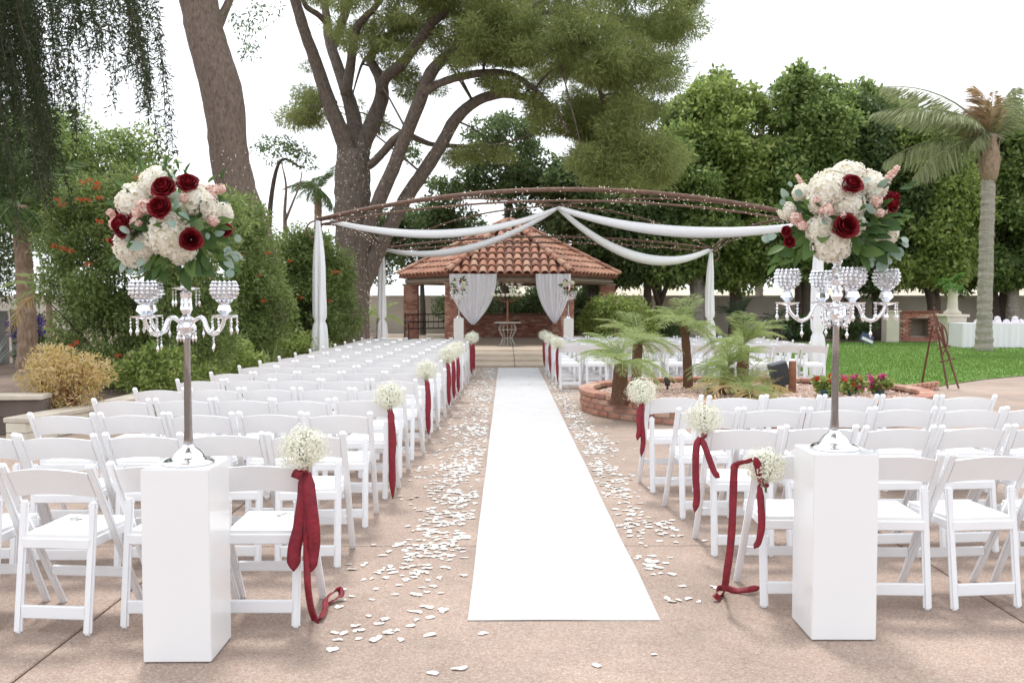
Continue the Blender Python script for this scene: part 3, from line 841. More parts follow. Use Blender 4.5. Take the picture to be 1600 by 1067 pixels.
def broad_tree(label, base, lobes, mat, trunk_r=0.16, clumps=120, per=170, leaf=(0.13, 0.075), csize=(0.35, 0.75), bark='bark_dark', group=None, stems=1, name="broadleaf_tree", cat="tree", fork=0.45, droop=0.2, core=0.25, tips=0):
    """lobes: (centre, radii) ellipsoids the crown is grown from"""
    root = thing(name, label, cat, base, 0, group)
    cs, rs = [], []
    vol = np.array([l[1][0] * l[1][1] * l[1][2] for l in lobes]) ** 0.7; vol /= vol.sum()
    for (c, r), f in zip(lobes, vol):
        k = max(3, int(clumps * f))
        d = unit(k); q = 1 - core * rng.random(k) - (rng.random(k) < 0.35) * rng.random(k) * 0.6
        cs.append(np.array(c) + d * np.array(r) * q[:, None]); s = rng.uniform(*csize, k)
        rs.append(np.c_[s, s, s * 0.75])
    if tips:      # upright shoots that break the outline
        (c, r) = lobes[0]
        for (c, r) in lobes[:4]:
            k = tips; a = rng.uniform(0, 6.28, k); q = rng.random(k) ** .5 * .9
            cs.append(np.c_[c[0] + np.cos(a) * q * r[0], c[1] + np.sin(a) * q * r[1], c[2] + r[2] * np.sqrt(1 - q * q) * rng.uniform(.95, 1.25, k)]); s = rng.uniform(.16, .34, k); rs.append(np.c_[s, s, s * 2.2])
    C, RD = np.vstack(cs), np.vstack(rs)
    V, F = clump_leaves(C, RD, per, leaf[0], leaf[1], droop=droop)
    crown_part(root, "crown", V, F, mat)
    bx, by, bz = base
    for s in range(stems):
        sp = (s - (stems - 1) / 2) * 0.5
        c0 = lobes[s % len(lobes)][0]
        fz = bz + (c0[2] - bz) * fork
        jx = lambda: random.uniform(-.15, .15)
        tp = [(bx + sp * 0.4, by, bz - 0.1), (bx + sp * 0.6 + jx(), by + jx(), bz + (fz - bz) * 0.5), (bx + sp + (c0[0] - bx) * 0.25 + jx(), by + jx(), fz)]
        limb(root, "trunk", tp, [trunk_r * 1.25, trunk_r, trunk_r * 0.8], M[bark])
        for k in range(5):
            e = C[random.randrange(len(C))]
            a = Vector(tp[-1]); mid = a.lerp(Vector(e), 0.5) + Vector((jx(), jx(), 0.25))
            limb(root, "branch", [a, mid, Vector(e)], [trunk_r * 0.6, trunk_r * 0.35, 0.012], M[bark], 6, steps=4)
    return root

# ------------------------------------------------------------------ the great pine over the gazebo
YP = 25.5
pb = W(550, 560, YP); pb.z = 0.1
pine = thing("pine_tree", "huge spreading pine with many forked limbs and strings of lights on its trunk", "tree", pb)
def px_limb(name, pts, ys, ws=None):
    P, RR = [], []
    n = len(pts)
    for i, p in enumerate(pts):
        Y = ys[0] + (ys[1] - ys[0]) * i / (n - 1)
        P.append(W(p[0], p[1], Y)); RR.append(p[2] / 2 * Y / F_PX * (ws or 1))
    return P, RR
pine_limbs = [
    ("trunk", [(546, 572, 70), (548, 500, 56), (553, 420, 54), (551, 340, 54), (551, 280, 56), (553, 235, 50)], (YP, YP)),
    ("branch", [(545, 250, 46), (539, 223, 38), (524, 186, 32), (505, 133, 28), (491, 90, 25), (477, 53, 23), (461, 0, 21), (445, -60, 18)], (YP, YP - 1.5)),
    ("branch", [(556, 250, 42), (555, 198, 33), (543, 148, 27), (527, 102, 23), (514, 62, 20), (511, 31, 17), (503, -20, 14)], (YP, YP + 1.5)),
    ("branch", [(520, 76, 17), (533, 40, 18), (545, 0, 16), (552, -50, 13)], (YP + 1, YP + 2)),
    ("branch", [(513, 40, 12), (498, 24, 12), (478, 10, 11), (470, -14, 9)], (YP + 1.2, YP + 0.5)),
    ("branch", [(540, 150, 24), (547, 108, 20), (556, 50, 17), (568, 30, 15), (586, 12, 12), (610, -20, 9)], (YP, YP - 1)),
    ("branch", [(560, 250, 44), (566, 225, 38), (583, 192, 34), (597, 148, 29), (592, 120, 22), (579, 90, 18), (600, 66, 16), (635, 37, 14), (665, 8, 11)], (YP, YP + 1)),
    ("branch", [(597, 140, 24), (603, 122, 23), (629, 98, 22), (657, 62, 20), (674, 38, 18), (705, 12, 14), (740, -20, 10)], (YP, YP - 2)),
    ("branch", [(558, 430, 34), (572, 370, 32), (592, 314, 30), (613, 266, 28), (635, 210, 27), (657, 155, 27), (673, 114, 25), (703, 83, 22), (731, 62, 20), (765, 40, 17), (810, 22, 13), (850, 0, 9)], (YP, YP - 3)),
    ("branch", [(661, 146, 18), (682, 133, 16), (709, 123, 16), (756, 114, 15), (799, 117, 13), (835, 140, 11), (868, 175, 8), (890, 210, 5)], (YP - 1.5, YP - 3)),
    ("branch", [(562, 460, 34), (596, 380, 31), (632, 314, 29), (660, 272, 28), (688, 229, 26), (711, 188, 25), (740, 161, 22), (771, 149, 20), (800, 148, 17), (840, 160, 13), (880, 185, 9), (905, 215, 5)], (YP, YP - 2)),
    ("branch", [(570, 262, 16), (581, 256, 17), (597, 240, 17), (615, 220, 18), (634, 206, 18)], (YP, YP - 1)),
    ("branch", [(640, 212, 14), (658, 220, 12), (676, 226, 10), (706, 228, 9), (745, 229, 7), (790, 224, 4)], (YP - 1, YP + 2)),
    ("branch", [(525, 160, 9), (505, 165, 7), (480, 172, 6), (450, 185, 3)], (YP, YP + 1)),
    ("branch", [(580, 84, 9), (566, 100, 6), (556, 130, 4), (548, 160, 3)], (YP + 1, YP + 2)),
    ("branch", [(850, 40, 13), (900, 70, 11), (940, 150, 9), (960, 230, 6), (980, 275, 4)], (YP - 3, YP - 2)),
    ("branch", [(850, 20, 12), (920, 20, 10), (1000, 60, 7), (1045, 110, 4)], (YP - 3, YP)),
]
trunk_surf = []
for nm, pts, ys in pine_limbs:
    P, RR = px_limb(nm, pts, ys, 0.76 if nm == "branch" else None)
    limb(pine, nm, P, RR, M['bark'], 12, 0.05)
    trunk_surf.append((P, RR, nm))
def in_poly(poly, k):
    poly = np.array(poly, float); lo, hi = poly.min(0), poly.max(0); out = []
    while len(out) < k:
        p = rng.uniform(lo, hi, (400, 2)); out += list(p[inside(poly, p[:, 0], p[:, 1])])
    return np.array(out[:k])
def px_clumps(poly, k, y0, y1, r0, r1, flat=0.6):
    q = in_poly(poly, k); Y = rng.uniform(y0, y1, k)
    C = np.array([W(a[0], a[1], y) for a, y in zip(q, Y)]); s = rng.uniform(r0, r1, k)
    return C, np.c_[s, s, s * flat]
regions = [   # (outline in the photo, clumps, nearest and farthest y, clump radius)
    ([(640, -150), (620, -20), (650, 10), (700, 20), (740, 60), (775, 80), (815, 105), (850, 130), (880, 160), (905, 200), (905, 240), (925, 275), (990, 290), (1062, 282), (1066, 250), (1035, 205), (1020, 165), (1050, 120), (1066, 70), (1082, 25), (1085, -10), (1070, -150)], 300, 21.5, 29.5, 0.26, 0.66),
    ([(890, 180), (905, 250), (940, 285), (1050, 280), (1055, 255), (1000, 200), (960, 150)], 60, 21.5, 27, 0.3, 0.65),
    ([(480, -150), (470, -25), (505, 2), (560, 18), (610, 42), (650, 50), (700, 55), (740, 30), (720, -150)], 95, 22, 28, 0.26, 0.6),
    ([(705, 30), (740, 80), (780, 95), (830, 100), (850, 60), (830, 20), (760, 0)], 44, 21.5, 26, 0.28, 0.6),
    ([(432, 172), (455, 150), (500, 150), (512, 190), (480, 206), (440, 196)], 12, 25, 28, 0.25, 0.5),
    ([(480, 100), (500, 115), (512, 160), (480, 160), (468, 130)], 4, 25, 28, 0.2, 0.35),
    ([(555, 40), (600, 25), (660, 50), (640, 90), (590, 75)], 14, 25, 28, 0.2, 0.42),
    ([(615, 115), (650, 105), (700, 150), (690, 175), (640, 165)], 12, 25, 28, 0.2, 0.4),
    ([(560, 160), (600, 170), (605, 205), (570, 215)], 6, 25.5, 28, 0.18, 0.36),
    ([(740, 120), (800, 120), (840, 160), (820, 145), (760, 135)], 12, 22, 25, 0.18, 0.36),
    ([(500, 20), (600, 50), (640, 90), (600, 110), (540, 70)], 16, 22, 28, 0.18, 0.4),
    ([(860, 20), (960, 40), (960, 130), (900, 120)], 18, 20.8, 22.2, 0.28, 0.5),
    ([(640, 60), (700, 55), (760, 90), (720, 110), (660, 100)], 14, 22, 27, 0.2, 0.42),
    ([(830, 130), (880, 170), (900, 230), (860, 215), (830, 165)], 14, 22, 26, 0.22, 0.45),
    ([(690, 240), (760, 230), (800, 245), (740, 262)], 9, 25, 27, 0.2, 0.4),
]
cs, rs = [], []
for poly, k, y0, y1, r0, r1 in regions:
    c_, r_ = px_clumps(poly, k, y0, y1, r0, r1, 0.55); cs.append(c_); rs.append(r_)
C, RD = np.vstack(cs), np.vstack(rs)
V, F = clump_leaves(C, RD, 640, 0.16, 0.022, droop=0.3, out=1.0, shell=0.42)
crown_part(pine, "crown", V, F, M['pine'])
for k in range(70):      # twigs carrying the outer clumps
    i = random.randrange(len(C)); e = Vector(C[i]); P, RR, _ = random.choice(trunk_surf[8:]); a = Vector(min(P, key=lambda q: (Vector(q) - e).length))
    if (a - e).length < 4.0: limb(pine, "twig", [a, a.lerp(e, 0.5) + Vector((0, 0, 0.15)), e], [0.035, 0.022, 0.008], M['bark'], 5, steps=3)
S = []
for P, RR, nm in trunk_surf:
    lim = [i for i in range(len(P) - 1)]
    for i in lim:
        a, c = Vector(P[i]), Vector(P[i + 1])
        if max(a.z, c.z) > 6.4: continue
        dens = 120 if nm == "trunk" else 34
        for _ in range(int((c - a).length * dens * (0.5 + RR[i]))):
            t = random.random(); p = a.lerp(c, t); rr = RR[i] + (RR[i + 1] - RR[i]) * t; an = random.uniform(0, 2 * math.pi)
            S.append(p + Vector((math.cos(an), math.sin(an), 0)) * (rr * 1.04 + 0.01))
bulbs(S, 0.0105, "string_lights", "tiny warm fairy lights wound up the great pine trunk")

# a second leafy crown behind the pine limbs and above the gazebo
def lobes_px(L, Y):
    out = []
    for (x, y, rx, rz, *o) in L:
        c = W(x, y, Y + (o[0] if o else 0)); out.append(((c.x, c.y, c.z), (rx * Y / F_PX, max(rx, rz) * Y / F_PX * 0.9, rz * Y / F_PX)))
    return out
def bxy(px, Y): return (W(px, 500, Y).x, Y, 0.0)
broad_tree("slender dark leafy tree showing through the pine limbs behind the gazebo roof", bxy(790, 37), lobes_px([(790, 215, 60, 40), (830, 270, 50, 40), (770, 265, 45, 24), (715, 285, 40, 26), (690, 315, 30, 20), (850, 320, 50, 40), (780, 300, 50, 14), (640, 235, 18, 12)], 37), M['darkleaf'], 0.14, 150, 130, (0.17, 0.085), (0.22, 0.55), fork=0.5)
broad_tree("small leafy tree behind the wall left of the gazebo roof", bxy(660, 37.5), lobes_px([(660, 350, 60, 34), (620, 400, 40, 40), (690, 395, 40, 30), (600, 350, 30, 20), (720, 345, 40, 20)], 37.5), M['darkleaf'], 0.12, 110, 150, (0.17, 0.085), (0.25, 0.55))

# the band of broadleaf trees along the wall on the right
hedge = [
    (1085, 38.4, [(1085, 200, 40, 46), (1120, 165, 26, 34), (1075, 260, 46, 50)], 'shrub', "paler yellow green tree showing between the pine and the row of trees"),
    (1330, 38.4, [(1335, 195, 40, 40), (1400, 205, 36, 34), (1365, 185, 20, 26)], 'shrub', "paler tree top rising behind the row of trees on the right"),
    (930, 35.6, [(925, 330, 60, 44), (965, 390, 58, 42), (900, 300, 46, 30), (995, 330, 50, 52), (940, 425, 40, 16)], 'darkleaf', "dark leafy tree leaning over the right side of the gazebo roof"),
    (1015, 36.2, [(1060, 300, 66, 70), (1030, 390, 66, 48), (1100, 380, 60, 60), (1040, 420, 60, 20)], 'ficus', "dense green tree with slanting trunks just right of the gazebo"),
    (1150, 37.0, [(1150, 240, 58, 84), (1112, 195, 38, 50), (1085, 260, 44, 56), (1165, 340, 70, 84), (1140, 420, 60, 26)], 'ficus_l', "bright green tree behind the rear right canopy post"),
    (1255, 36.6, [(1240, 200, 52, 60), (1245, 150, 18, 24), (1290, 205, 50, 56), (1255, 300, 84, 84), (1240, 400, 70, 40)], 'ficus', "tallest rounded green tree behind the right flower arrangement"),
    (1372, 37.2, [(1370, 250, 60, 60), (1340, 200, 24, 34), (1385, 335, 74, 70), (1360, 415, 66, 34)], 'darkleaf', "deep green tree right of the right flower arrangement"),
    (1455, 36.4, [(1450, 255, 56, 58), (1470, 345, 70, 74), (1440, 420, 60, 26)], 'ficus_l', "lighter green tree behind the white plinth column"),
    (1560, 37.4, [(1560, 240, 60, 56), (1590, 300, 66, 70), (1560, 370, 70, 64), (1530, 425, 60, 22)], 'ficus', "dark green tree behind the tall palm trunk"),
    (1680, 36.8, [(1655, 230, 64, 70), (1690, 330, 90, 90), (1650, 420, 60, 26)], 'ficus', "green tree at the far right end of the row"),
]
for px, Y, L, mt, lab in hedge:
    broad_tree(lab, bxy(px, Y), lobes_px(L, Y), M[mt], 0.19, 190, 215, (0.22, 0.12), (0.22, 0.80), tips=15, stems=2, group="trees along the garden wall", fork=0.38)

# leaning bare trunk on the left with a thin high crown
Yt = 19.5
tb_ = W(408, 600, Yt)
lt = thing("pine_tree", "thick bare leaning trunk rising behind the left flower arrangement", "tree", (tb_.x, Yt, 0.2))
pts = [(410, 600, 84), (402, 450, 76), (392, 370, 66), (370, 300, 60), (358, 240, 58), (352, 180, 60), (342, 125, 62), (322, 60, 58), (310, 0, 58), (290, -60, 56), (262, -160, 50), (240, -280, 40)]
P, RR = px_limb("trunk", pts, (Yt, Yt)); limb(lt, "trunk", P, RR, M['bark_grey'], 14, 0.035)
lsurf = (P, RR)
P, RR = px_limb("branch", [(328, 70, 20), (350, 20, 14), (372, -30, 11), (395, -90, 7)], (Yt, Yt + .6)); limb(lt, "branch", P, RR, M['bark_grey'], 8)
P, RR = px_limb("branch", [(335, 118, 7), (324, 124, 6), (314, 123, 5)], (Yt, Yt - .2)); limb(lt, "branch_stub", P, RR, M['bark_grey'], 6)
cs, rs = [], []
for poly, k, r0, r1 in (([(350, -40), (430, -40), (432, 15), (405, 30), (400, 75), (378, 92), (360, 50)], 26, 0.14, 0.30), ([(180, -220), (420, -240), (430, -60), (300, -90)], 40, 0.3, 0.6)):
    c_, r_ = px_clumps(poly, k, Yt - 0.8, Yt + 1.8, r0, r1, 0.9); cs.append(c_); rs.append(r_)
V, F = clump_leaves(np.vstack(cs), np.vstack(rs), 75, 0.10, 0.04, droop=0.8); crown_part(lt, "crown", V, F, M['darkleaf'])
S = []
P, RR = lsurf
for i in range(len(P) - 1):
    a, c = P[i], P[i + 1]
    if c.z > 5.0: continue
    for _ in range(int((c - a).length * 70)):
        t = random.random(); an = random.uniform(0, 6.28); S.append(a.lerp(c, t) + Vector((math.cos(an), math.sin(an), 0)) * ((RR[i] + (RR[i + 1] - RR[i]) * t) * 1.03 + .008))
bulbs(S, 0.0105, "string_lights", "tiny warm fairy lights wound round the leaning trunk")

# weeping pepper tree hanging in at the top left
Yw = 12.5
wp = thing("pepper_tree", "weeping tree with long drooping leafy strands hanging in from the top left", "tree", (-9.6, Yw, 0.2))
limb(wp, "trunk", [(-9.6, Yw, 0.0), (-9.4, Yw, 2.0), (-9.0, Yw + .2, 4.2)], [0.34, 0.27, 0.24], M['bark_dark'], 12)
arms = []
for k, (ex, ey, ez) in enumerate(((-3.6, 12.6, 6.9), (-4.6, 11.6, 7.3), (-5.0, 13.8, 7.2), (-6.4, 12.2, 7.6), (-7.2, 14.2, 7.0), (-6.2, 10.8, 6.6), (-8.0, 11.0, 7.2))):
    q = [(-9.1, Yw + .1, 3.9), ((-9.1 + ex) / 2 - .4, (Yw + ey) / 2, (3.9 + ez) / 2 + 0.9), (ex, ey, ez)]
    limb(wp, "branch", q, [0.17, 0.10, 0.03], M['bark_dark'], 8); arms.append(spline(q, 10))
SP, SA = [], []
def strand(x, y, z, L, drift):
    n = int(L * 120)
    t = np.linspace(0, 1, n)
    ph = rng.uniform(0, 6)
    X = x + drift * t * L * 0.28 + 0.07 * np.sin(t * 4 + ph); Yy = y + 0.06 * np.sin(t * 4 + ph * 2); Z = z - L * t
    P = np.c_[X, Yy, Z] + rng.normal(0, 0.03, (n, 3)) * (0.5 + np.abs(np.sin(t * 9 + ph)))[:, None]
    A = unit(n) * 0.7; A[:, 2] -= 0.7; A[:, 0] += np.where(np.arange(n) % 2, .7, -.7)
    SP.append(P); SA.append(A)
    return [(X[i], Yy[i], Z[i]) for i in range(0, n, max(1, n // 6))]
tw = MB()
def px_strand(px, ytip, spread, y=None, top=-60):
    Y = y or rng.uniform(11.0, 14.5); p = W(px, top, Y); q = W(px + rng.normal(0, spread), ytip, Y)
    pts = strand(p.x, Y, p.z, p.z - q.z, rng.uniform(0.1, 0.6))
    tw.tube(pts, 0.005, 4)
for k in range(24):
    cx_, yt_ = rng.uniform(-130, 42), rng.uniform(90, 330)
    for j in range(4): px_strand(cx_ + rng.normal(0, 7), yt_ + rng.normal(0, 30), 5)
for (px, yt, k) in ((75, 165, 9), (100, 205, 8), (120, 185, 7), (140, 120, 6), (155, 80, 5), (165, 130, 5), (180, 140, 6), (190, 90, 5), (200, 60, 5), (212, 40, 5), (222, 125, 6), (235, 170, 7), (238, 120, 6), (245, 150, 6), (215, 220, 3), (250, 240, 3), (85, 60, 8), (110, 50, 8), (140, 40, 8), (170, 30, 7), (268, 50, 2), (60, 190, 7)):
    for j in range(max(2, int(k * .5))): px_strand(px - 30 + rng.normal(0, 5), yt + rng.normal(0, 34), 6)
P = np.vstack(SP); A = np.vstack(SA)
V, F = leaf_quads(P, A, unit(len(P)), 0.095 * rng.uniform(.5, 1.35, len(P)), 0.018 * rng.uniform(.8, 1.3, len(P)))
crown_part(wp, "crown", V, F, M['pepper'])
tw.build("twig", M['bark_dark'], wp, off=wp.location)['kind'] = 'stuff'

# background trees on the left
broad_tree("mid green tree far behind the flowering shrub on the left", bxy(120, 26), lobes_px([(60, 230, 70, 60), (150, 260, 80, 50), (215, 245, 40, 40), (20, 320, 60, 70), (110, 330, 80, 60)], 26), M['ficus'], 0.15, 190, 150, (0.15, 0.06), (0.25, 0.6))
broad_tree("dark feathery tree at the left edge under the weeping strands", bxy(-20, 19), lobes_px([(-30, 220, 80, 70), (10, 290, 60, 60), (-40, 380, 70, 90)], 19), M['darkleaf'], 0.15, 130, 170, (0.12, 0.035), (0.22, 0.5))

# ------------------------------------------------------------------ shrubs
def shrub(name, label, base, lobes, mat, clumps, per, leaf, csize, stems=7, flowers=None, cat="shrub", group=None, stem_mat='bark_dark', out=0.6, fl_size=0.034):
    root = thing(name, label, cat, base, 0, group)
    cs, rs = [], []
    vol = np.array([l[1][0] * l[1][1] * l[1][2] for l in lobes]) ** 0.66; vol /= vol.sum()
    for (c, r), f in zip(lobes, vol):
        k = max(3, int(clumps * f)); d = unit(k); q = 1 - 0.2 * rng.random(k) - (rng.random(k) < 0.3) * rng.random(k) * 0.5
        p = np.array(c) + d * np.array(r) * q[:, None]; p[:, 2] = np.maximum(p[:, 2], base[2] + 0.08)
        s = rng.uniform(*csize, k); cs.append(p); rs.append(np.c_[s, s, s * .85])
    C, RD = np.vstack(cs), np.vstack(rs)
    V, F = clump_leaves(C, RD, per, leaf[0], leaf[1], droop=0.15, out=out)
    V[:, 2] = np.maximum(V[:, 2], base[2] + 0.01)
    crown_part(root, "foliage", V, F, mat)
    for k in range(stems):
        e = Vector(C[random.randrange(len(C))]); a = Vector(base) + Vector((random.uniform(-.15, .15), random.uniform(-.15, .15), 0))
        limb(root, "stem", [a, a.lerp(e, .5) + Vector((0, 0, .1)), e], [0.022, 0.015, 0.006], M[stem_mat], 5, steps=3)
    for p in (flowers or []):
        k = 34; d = unit(k); c = np.array(p)
        P = c + d * fl_size * np.array([1.5, 1, .7]) * rng.random((k, 1)) ** .5
        V, F = leaf_quads(P, unit(k) + d, unit(k), fl_size * 0.75, fl_size * 0.5)
        crown_part(root, "blossom", V, F, M['orange'])['kind'] = 'stuff'
    return root
def fpx(L, Y): return [W(x, y, Y) for x, y in L]
Ys = 14.0
shrub("flowering_shrub", "big flowering shrub dotted with orange blossoms left of the chairs", (W(190, 500, Ys).x, Ys, 0.2),
      lobes_px([(175, 350, 85, 70), (150, 320, 60, 40), (215, 430, 110, 100), (180, 520, 85, 80), (300, 400, 75, 90), (345, 340, 55, 30), (240, 330, 70, 60), (290, 520, 75, 70), (120, 430, 45, 80)], Ys), M['shrub'], 420, 205, (0.075, 0.026), (0.14, 0.30), 16,
      [p for p in fpx([(90, 312), (97, 320), (128, 285), (140, 282), (152, 287), (125, 312), (138, 313), (155, 309), (215, 278), (85, 384), (100, 388), (110, 392), (155, 346), (150, 294), (168, 375), (138, 413), (112, 540), (120, 535), (185, 556), (204, 556), (222, 562), (330, 430), (345, 470)], Ys - 1.02)], group="shrubs left of the chairs")
Ys2 = 17.0
shrub("flowering_shrub", "tall loose green shrub with a few orange flowers behind the front left drape", (W(400, 500, Ys2).x, Ys2, 0.2),
      lobes_px([(390, 400, 40, 60), (378, 345, 40, 30), (400, 480, 50, 70), (370, 520, 60, 50)], Ys2), M['shrub'], 190, 170, (0.085, 0.032), (0.15, 0.33), 14,
      fpx([(418, 395), (405, 430), (380, 400), (412, 470)], Ys2 - 0.7), group="shrubs left of the chairs", fl_size=0.032)
Ys3 = 20.6
shrub("flowering_shrub", "green shrub with scattered orange flowers between the drape and the pine trunk", (W(475, 500, Ys3).x, Ys3, 0.2),
      lobes_px([(450, 440, 40, 60), (470, 400, 36, 40), (500, 450, 40, 70), (525, 480, 34, 60), (455, 520, 50, 40), (510, 400, 30, 30)], Ys3), M['shrub'], 260, 170, (0.095, 0.036), (0.15, 0.33), 14,
      fpx([(430, 395), (452, 408), (505, 415), (522, 425), (470, 465), (445, 460), (500, 390), (530, 425), (515, 470)], Ys3 - 1.0), group="shrubs left of the chairs", fl_size=0.036)
Yb = 10.9
shrub("straw_bush", "small straw yellow bush growing at the low wall on the left", (W(100, 640, Yb).x, Yb, 0.2),
      lobes_px([(95, 585, 46, 40), (70, 600, 30, 30), (125, 585, 36, 30), (100, 625, 46, 22), (85, 565, 26, 22)], Yb), M['straw'], 95, 62, (0.062, 0.018), (0.07, 0.17), 26, stem_mat='wood', out=1.1)
def blades(name, label, base, n, L, w, mat, spread=0.9, cat="plant", group=None):
    t = thing(name, label, cat, base, 0, group)
    for i in range(n):
        a, tilt = random.uniform(0, 6.28), random.uniform(0.15, spread)
        vs = []
        K = 5
        l_ = L * random.uniform(.7, 1.1)
        for k in range(K):
            s = k / (K - 1); ww = w * (1 - s ** 1.6) * 0.5 + 0.001
            rr = l_ * s * math.sin(tilt * (0.6 + 0.6 * s)); zz = l_ * s * math.cos(tilt * (0.6 + 0.6 * s))
            vs += [(rr * math.cos(a) - ww * math.sin(a), rr * math.sin(a) + ww * math.cos(a), zz), (rr * math.cos(a) + ww * math.sin(a), rr * math.sin(a) - ww * math.cos(a), zz)]
        b = MB(); b.add(vs, [(2 * k, 2 * k + 1, 2 * k + 3, 2 * k + 2) for k in range(K - 1)]); b.build("leaf", mat, t)
    return t
p = W(425, 545, 16.2); blades("blade_plant", "spiky blade leafed plant at the foot of the shrubs left of the drape", (p.x, 16.2, 0.2), 26, 0.65, 0.05, M['agave'])
p = W(405, 560, 15.0); blades("blade_plant", "smaller spiky plant below the shrubs at the low wall", (p.x, 15.0, 0.2), 18, 0.42, 0.04, M['agave'])
p = W(30, 540, 17.0); blades("blade_plant", "grey green spiky clump beside the weathered boards at far left", (p.x - .3, 16.6, 0.2), 30, 0.7, 0.04, M['euc'], 0.7)

# low plants at the foot of the shrubs
for (px, Y, lab) in ((250, 13.0, "low leafy mound at the base of the orange flowered shrub"), (345, 15.2, "low leafy mound between the flowering shrub and chairs"), (465, 18.2, "low leafy mound beside the front left canopy post")):
    c = W(px, 540, Y)
    shrub("low_plant", lab, (c.x, Y, 0.2), [((c.x, Y, 0.5), (0.75, 0.5, 0.35))], M['ficus_l'], 46, 120, (0.07, 0.035), (0.1, 0.2), 5, cat="plant", group="low plants by the wall")

# purple flowers, boards and boulders at far left
c = W(50, 500, 18.5)
pp = shrub("purple_flower_bush", "small bush of purple flowers beside the brown palm trunk", (c.x, 18.5, 0.2), [((c.x, 18.5, 1.0), (0.42, 0.35, 0.28)), ((c.x, 18.5, 0.6), (0.3, 0.3, 0.35))], M['darkleaf'], 40, 70, (0.06, 0.03), (0.08, 0.16), 5)
V, F = clump_leaves(np.array([[c.x + random.uniform(-.4, .4), 18.25 + random.uniform(-.2, .1), 1.0 + random.uniform(-.15, .25)] for _ in range(26)]), np.full(26, 0.07), 26, 0.05, 0.04)
crown_part(pp, "blossom", V, F, M['purple'])['kind'] = 'stuff'
fence = thing("board_fence", "weathered grey upright boards standing at the far left edge", "fence", (W(0, 500, 19.5).x, 19.5, 0.2))
for i in range(7):
    b = MB(); b.box((0, 0, 0.55), (0.20, 0.03, 1.1 + random.uniform(-.12, .2))); b.build("board", M['greyplank'], fence, (-0.95 + i * 0.26, random.uniform(-.03, .03), 0), bevel=0.006).rotation_euler = (0, R(random.uniform(-3, 3)), 0)
def boulder(label, loc, s):
    bm = bmesh.new(); bmesh.ops.create_icosphere(bm, subdivisions=3, radius=1)
    sd = random.uniform(0, 50)
    from mathutils import noise as mn
    for v in bm.verts:
        v.co *= 1 + 0.35 * mn.noise(v.co * 1.3 + Vector((sd, 0, 0))) + 0.08 * mn.noise(v.co * 4 + Vector((sd, 3, 0)))
        v.co.x *= s[0]; v.co.y *= s[1]; v.co.z *= s[2]
    me = bpy.data.meshes.new("boulder"); bm.to_mesh(me); bm.free(); me.materials.append(M['boulder'])
    tag(inst("boulder", me, None, loc), label, "rock", "rocks in the left bed")
p = G(58, 535, 0.2); boulder("rounded brown boulder below the purple flowers", (p.x, p.y, 0.3), (0.42, 0.35, 0.26))
p = G(20, 556, 0.2); boulder("flat grey boulder on bare soil at far left", (p.x, p.y, 0.26), (0.5, 0.35, 0.18))
p = G(345, 562, 0.2); boulder("pale stone among the plants under the tall shrub", (p.x, p.y, 0.26), (0.35, 0.25, 0.18))

# ------------------------------------------------------------------ palms
def frond_mesh(name, L, leaf, hang, droop, npair, mat, width=0.022, lift=0.2):
    b_pts, P, A, Nn, LL = [], [], [], [], []
    for i in range(npair):
        t = (i + 1.5) / (npair + 1)
        def pos(t): return np.array([L * (t - 0.12 * t * t * droop), 0, L * (lift * t - droop * 0.62 * t * t)])
        p = pos(t); tang = pos(min(1, t + .02)) - pos(t - .02); tang /= np.linalg.norm(tang)
        ln = leaf * (0.35 + 0.9 * math.sin(math.pi * min(1, 0.12 + t * 0.9)) ** 0.8)
        for s in (-1, 1):
            d = tang * 0.55 + np.array([0, s * (1 - 0.55 * hang), 0.12 - 1.15 * hang]) + rng.normal(0, 0.10, 3)
            P.append(p); A.append(d); Nn.append(np.cross(d, [0, s, 0.3]) / 1.0 + rng.normal(0, .2 + 1.6 * hang, 3)); LL.append(ln)
    P, A, Nn, LL = map(np.array, (P, A, Nn, LL))
    V, F = leaf_quads(P, A, Nn, LL, width)
    # narrow leaflets: shift the widest point towards the base so tips taper
    me = bpy.data.meshes.new(name)
    b = MB(); b.tube([pos(t) for t in np.linspace(0, 1, 9)], [L * 0.008 * (1 - .8 * t) + 0.003 for t in np.linspace(0, 1, 9)], 5)
    k = len(b.v)
    me.from_pydata([tuple(v) for v in b.v] + [tuple(v) for v in V], [], b.f + [[k + j for j in f] for f in F.tolist()])
    me.materials.append(mat); me.update()
    return me
def palm(name, label, base, h, r0, r1, trunk_mat, fronds, lean=(0, 0), cat="palm tree", group=None, rings=True, boot=None):
    t = thing(name, label, cat, base, 0, group)
    prof = []
    K = max(6, int(h / 0.12))
    pts, rad = [], []
    for i in range(K + 1):
        s = i / K
        pts.append((lean[0] * s * s, lean[1] * s * s, h * s)); rad.append((r0 + (r1 - r0) * s) * (1.05 if rings and i % 2 else 0.97) * (1.25 - .25 * min(1, s * 8)))
    b = MB(); b.tube(pts, rad, 12, jit=0.05); b.build("trunk", trunk_mat, t, smooth=not rings)
    for (me, az, el, sc) in fronds:
        inst("frond", me, t, (lean[0], lean[1], h + 0.0), (Matrix.Rotation(az, 3, 'Z') @ Matrix.Rotation(-el, 3, 'Y')).to_euler(), sc)
    return t
fr_dwarf = [frond_mesh("frond", 0.80, 0.22, 0.2, 1.0, 36, M['frond_y'], 0.009, 0.34), frond_mesh("frond", 0.72, 0.20, 0.35, 1.4, 32, M['frond_y'], 0.009, 0.4)]
fr_sago = [frond_mesh("frond", 1.1, 0.20, 0.1, 0.6, 34, M['sago'], 0.02, 0.3)]
fr_queen = frond_mesh("frond", 3.0, 0.66, 0.85, 0.75, 95, M['frond_q'], 0.04, 0.35)
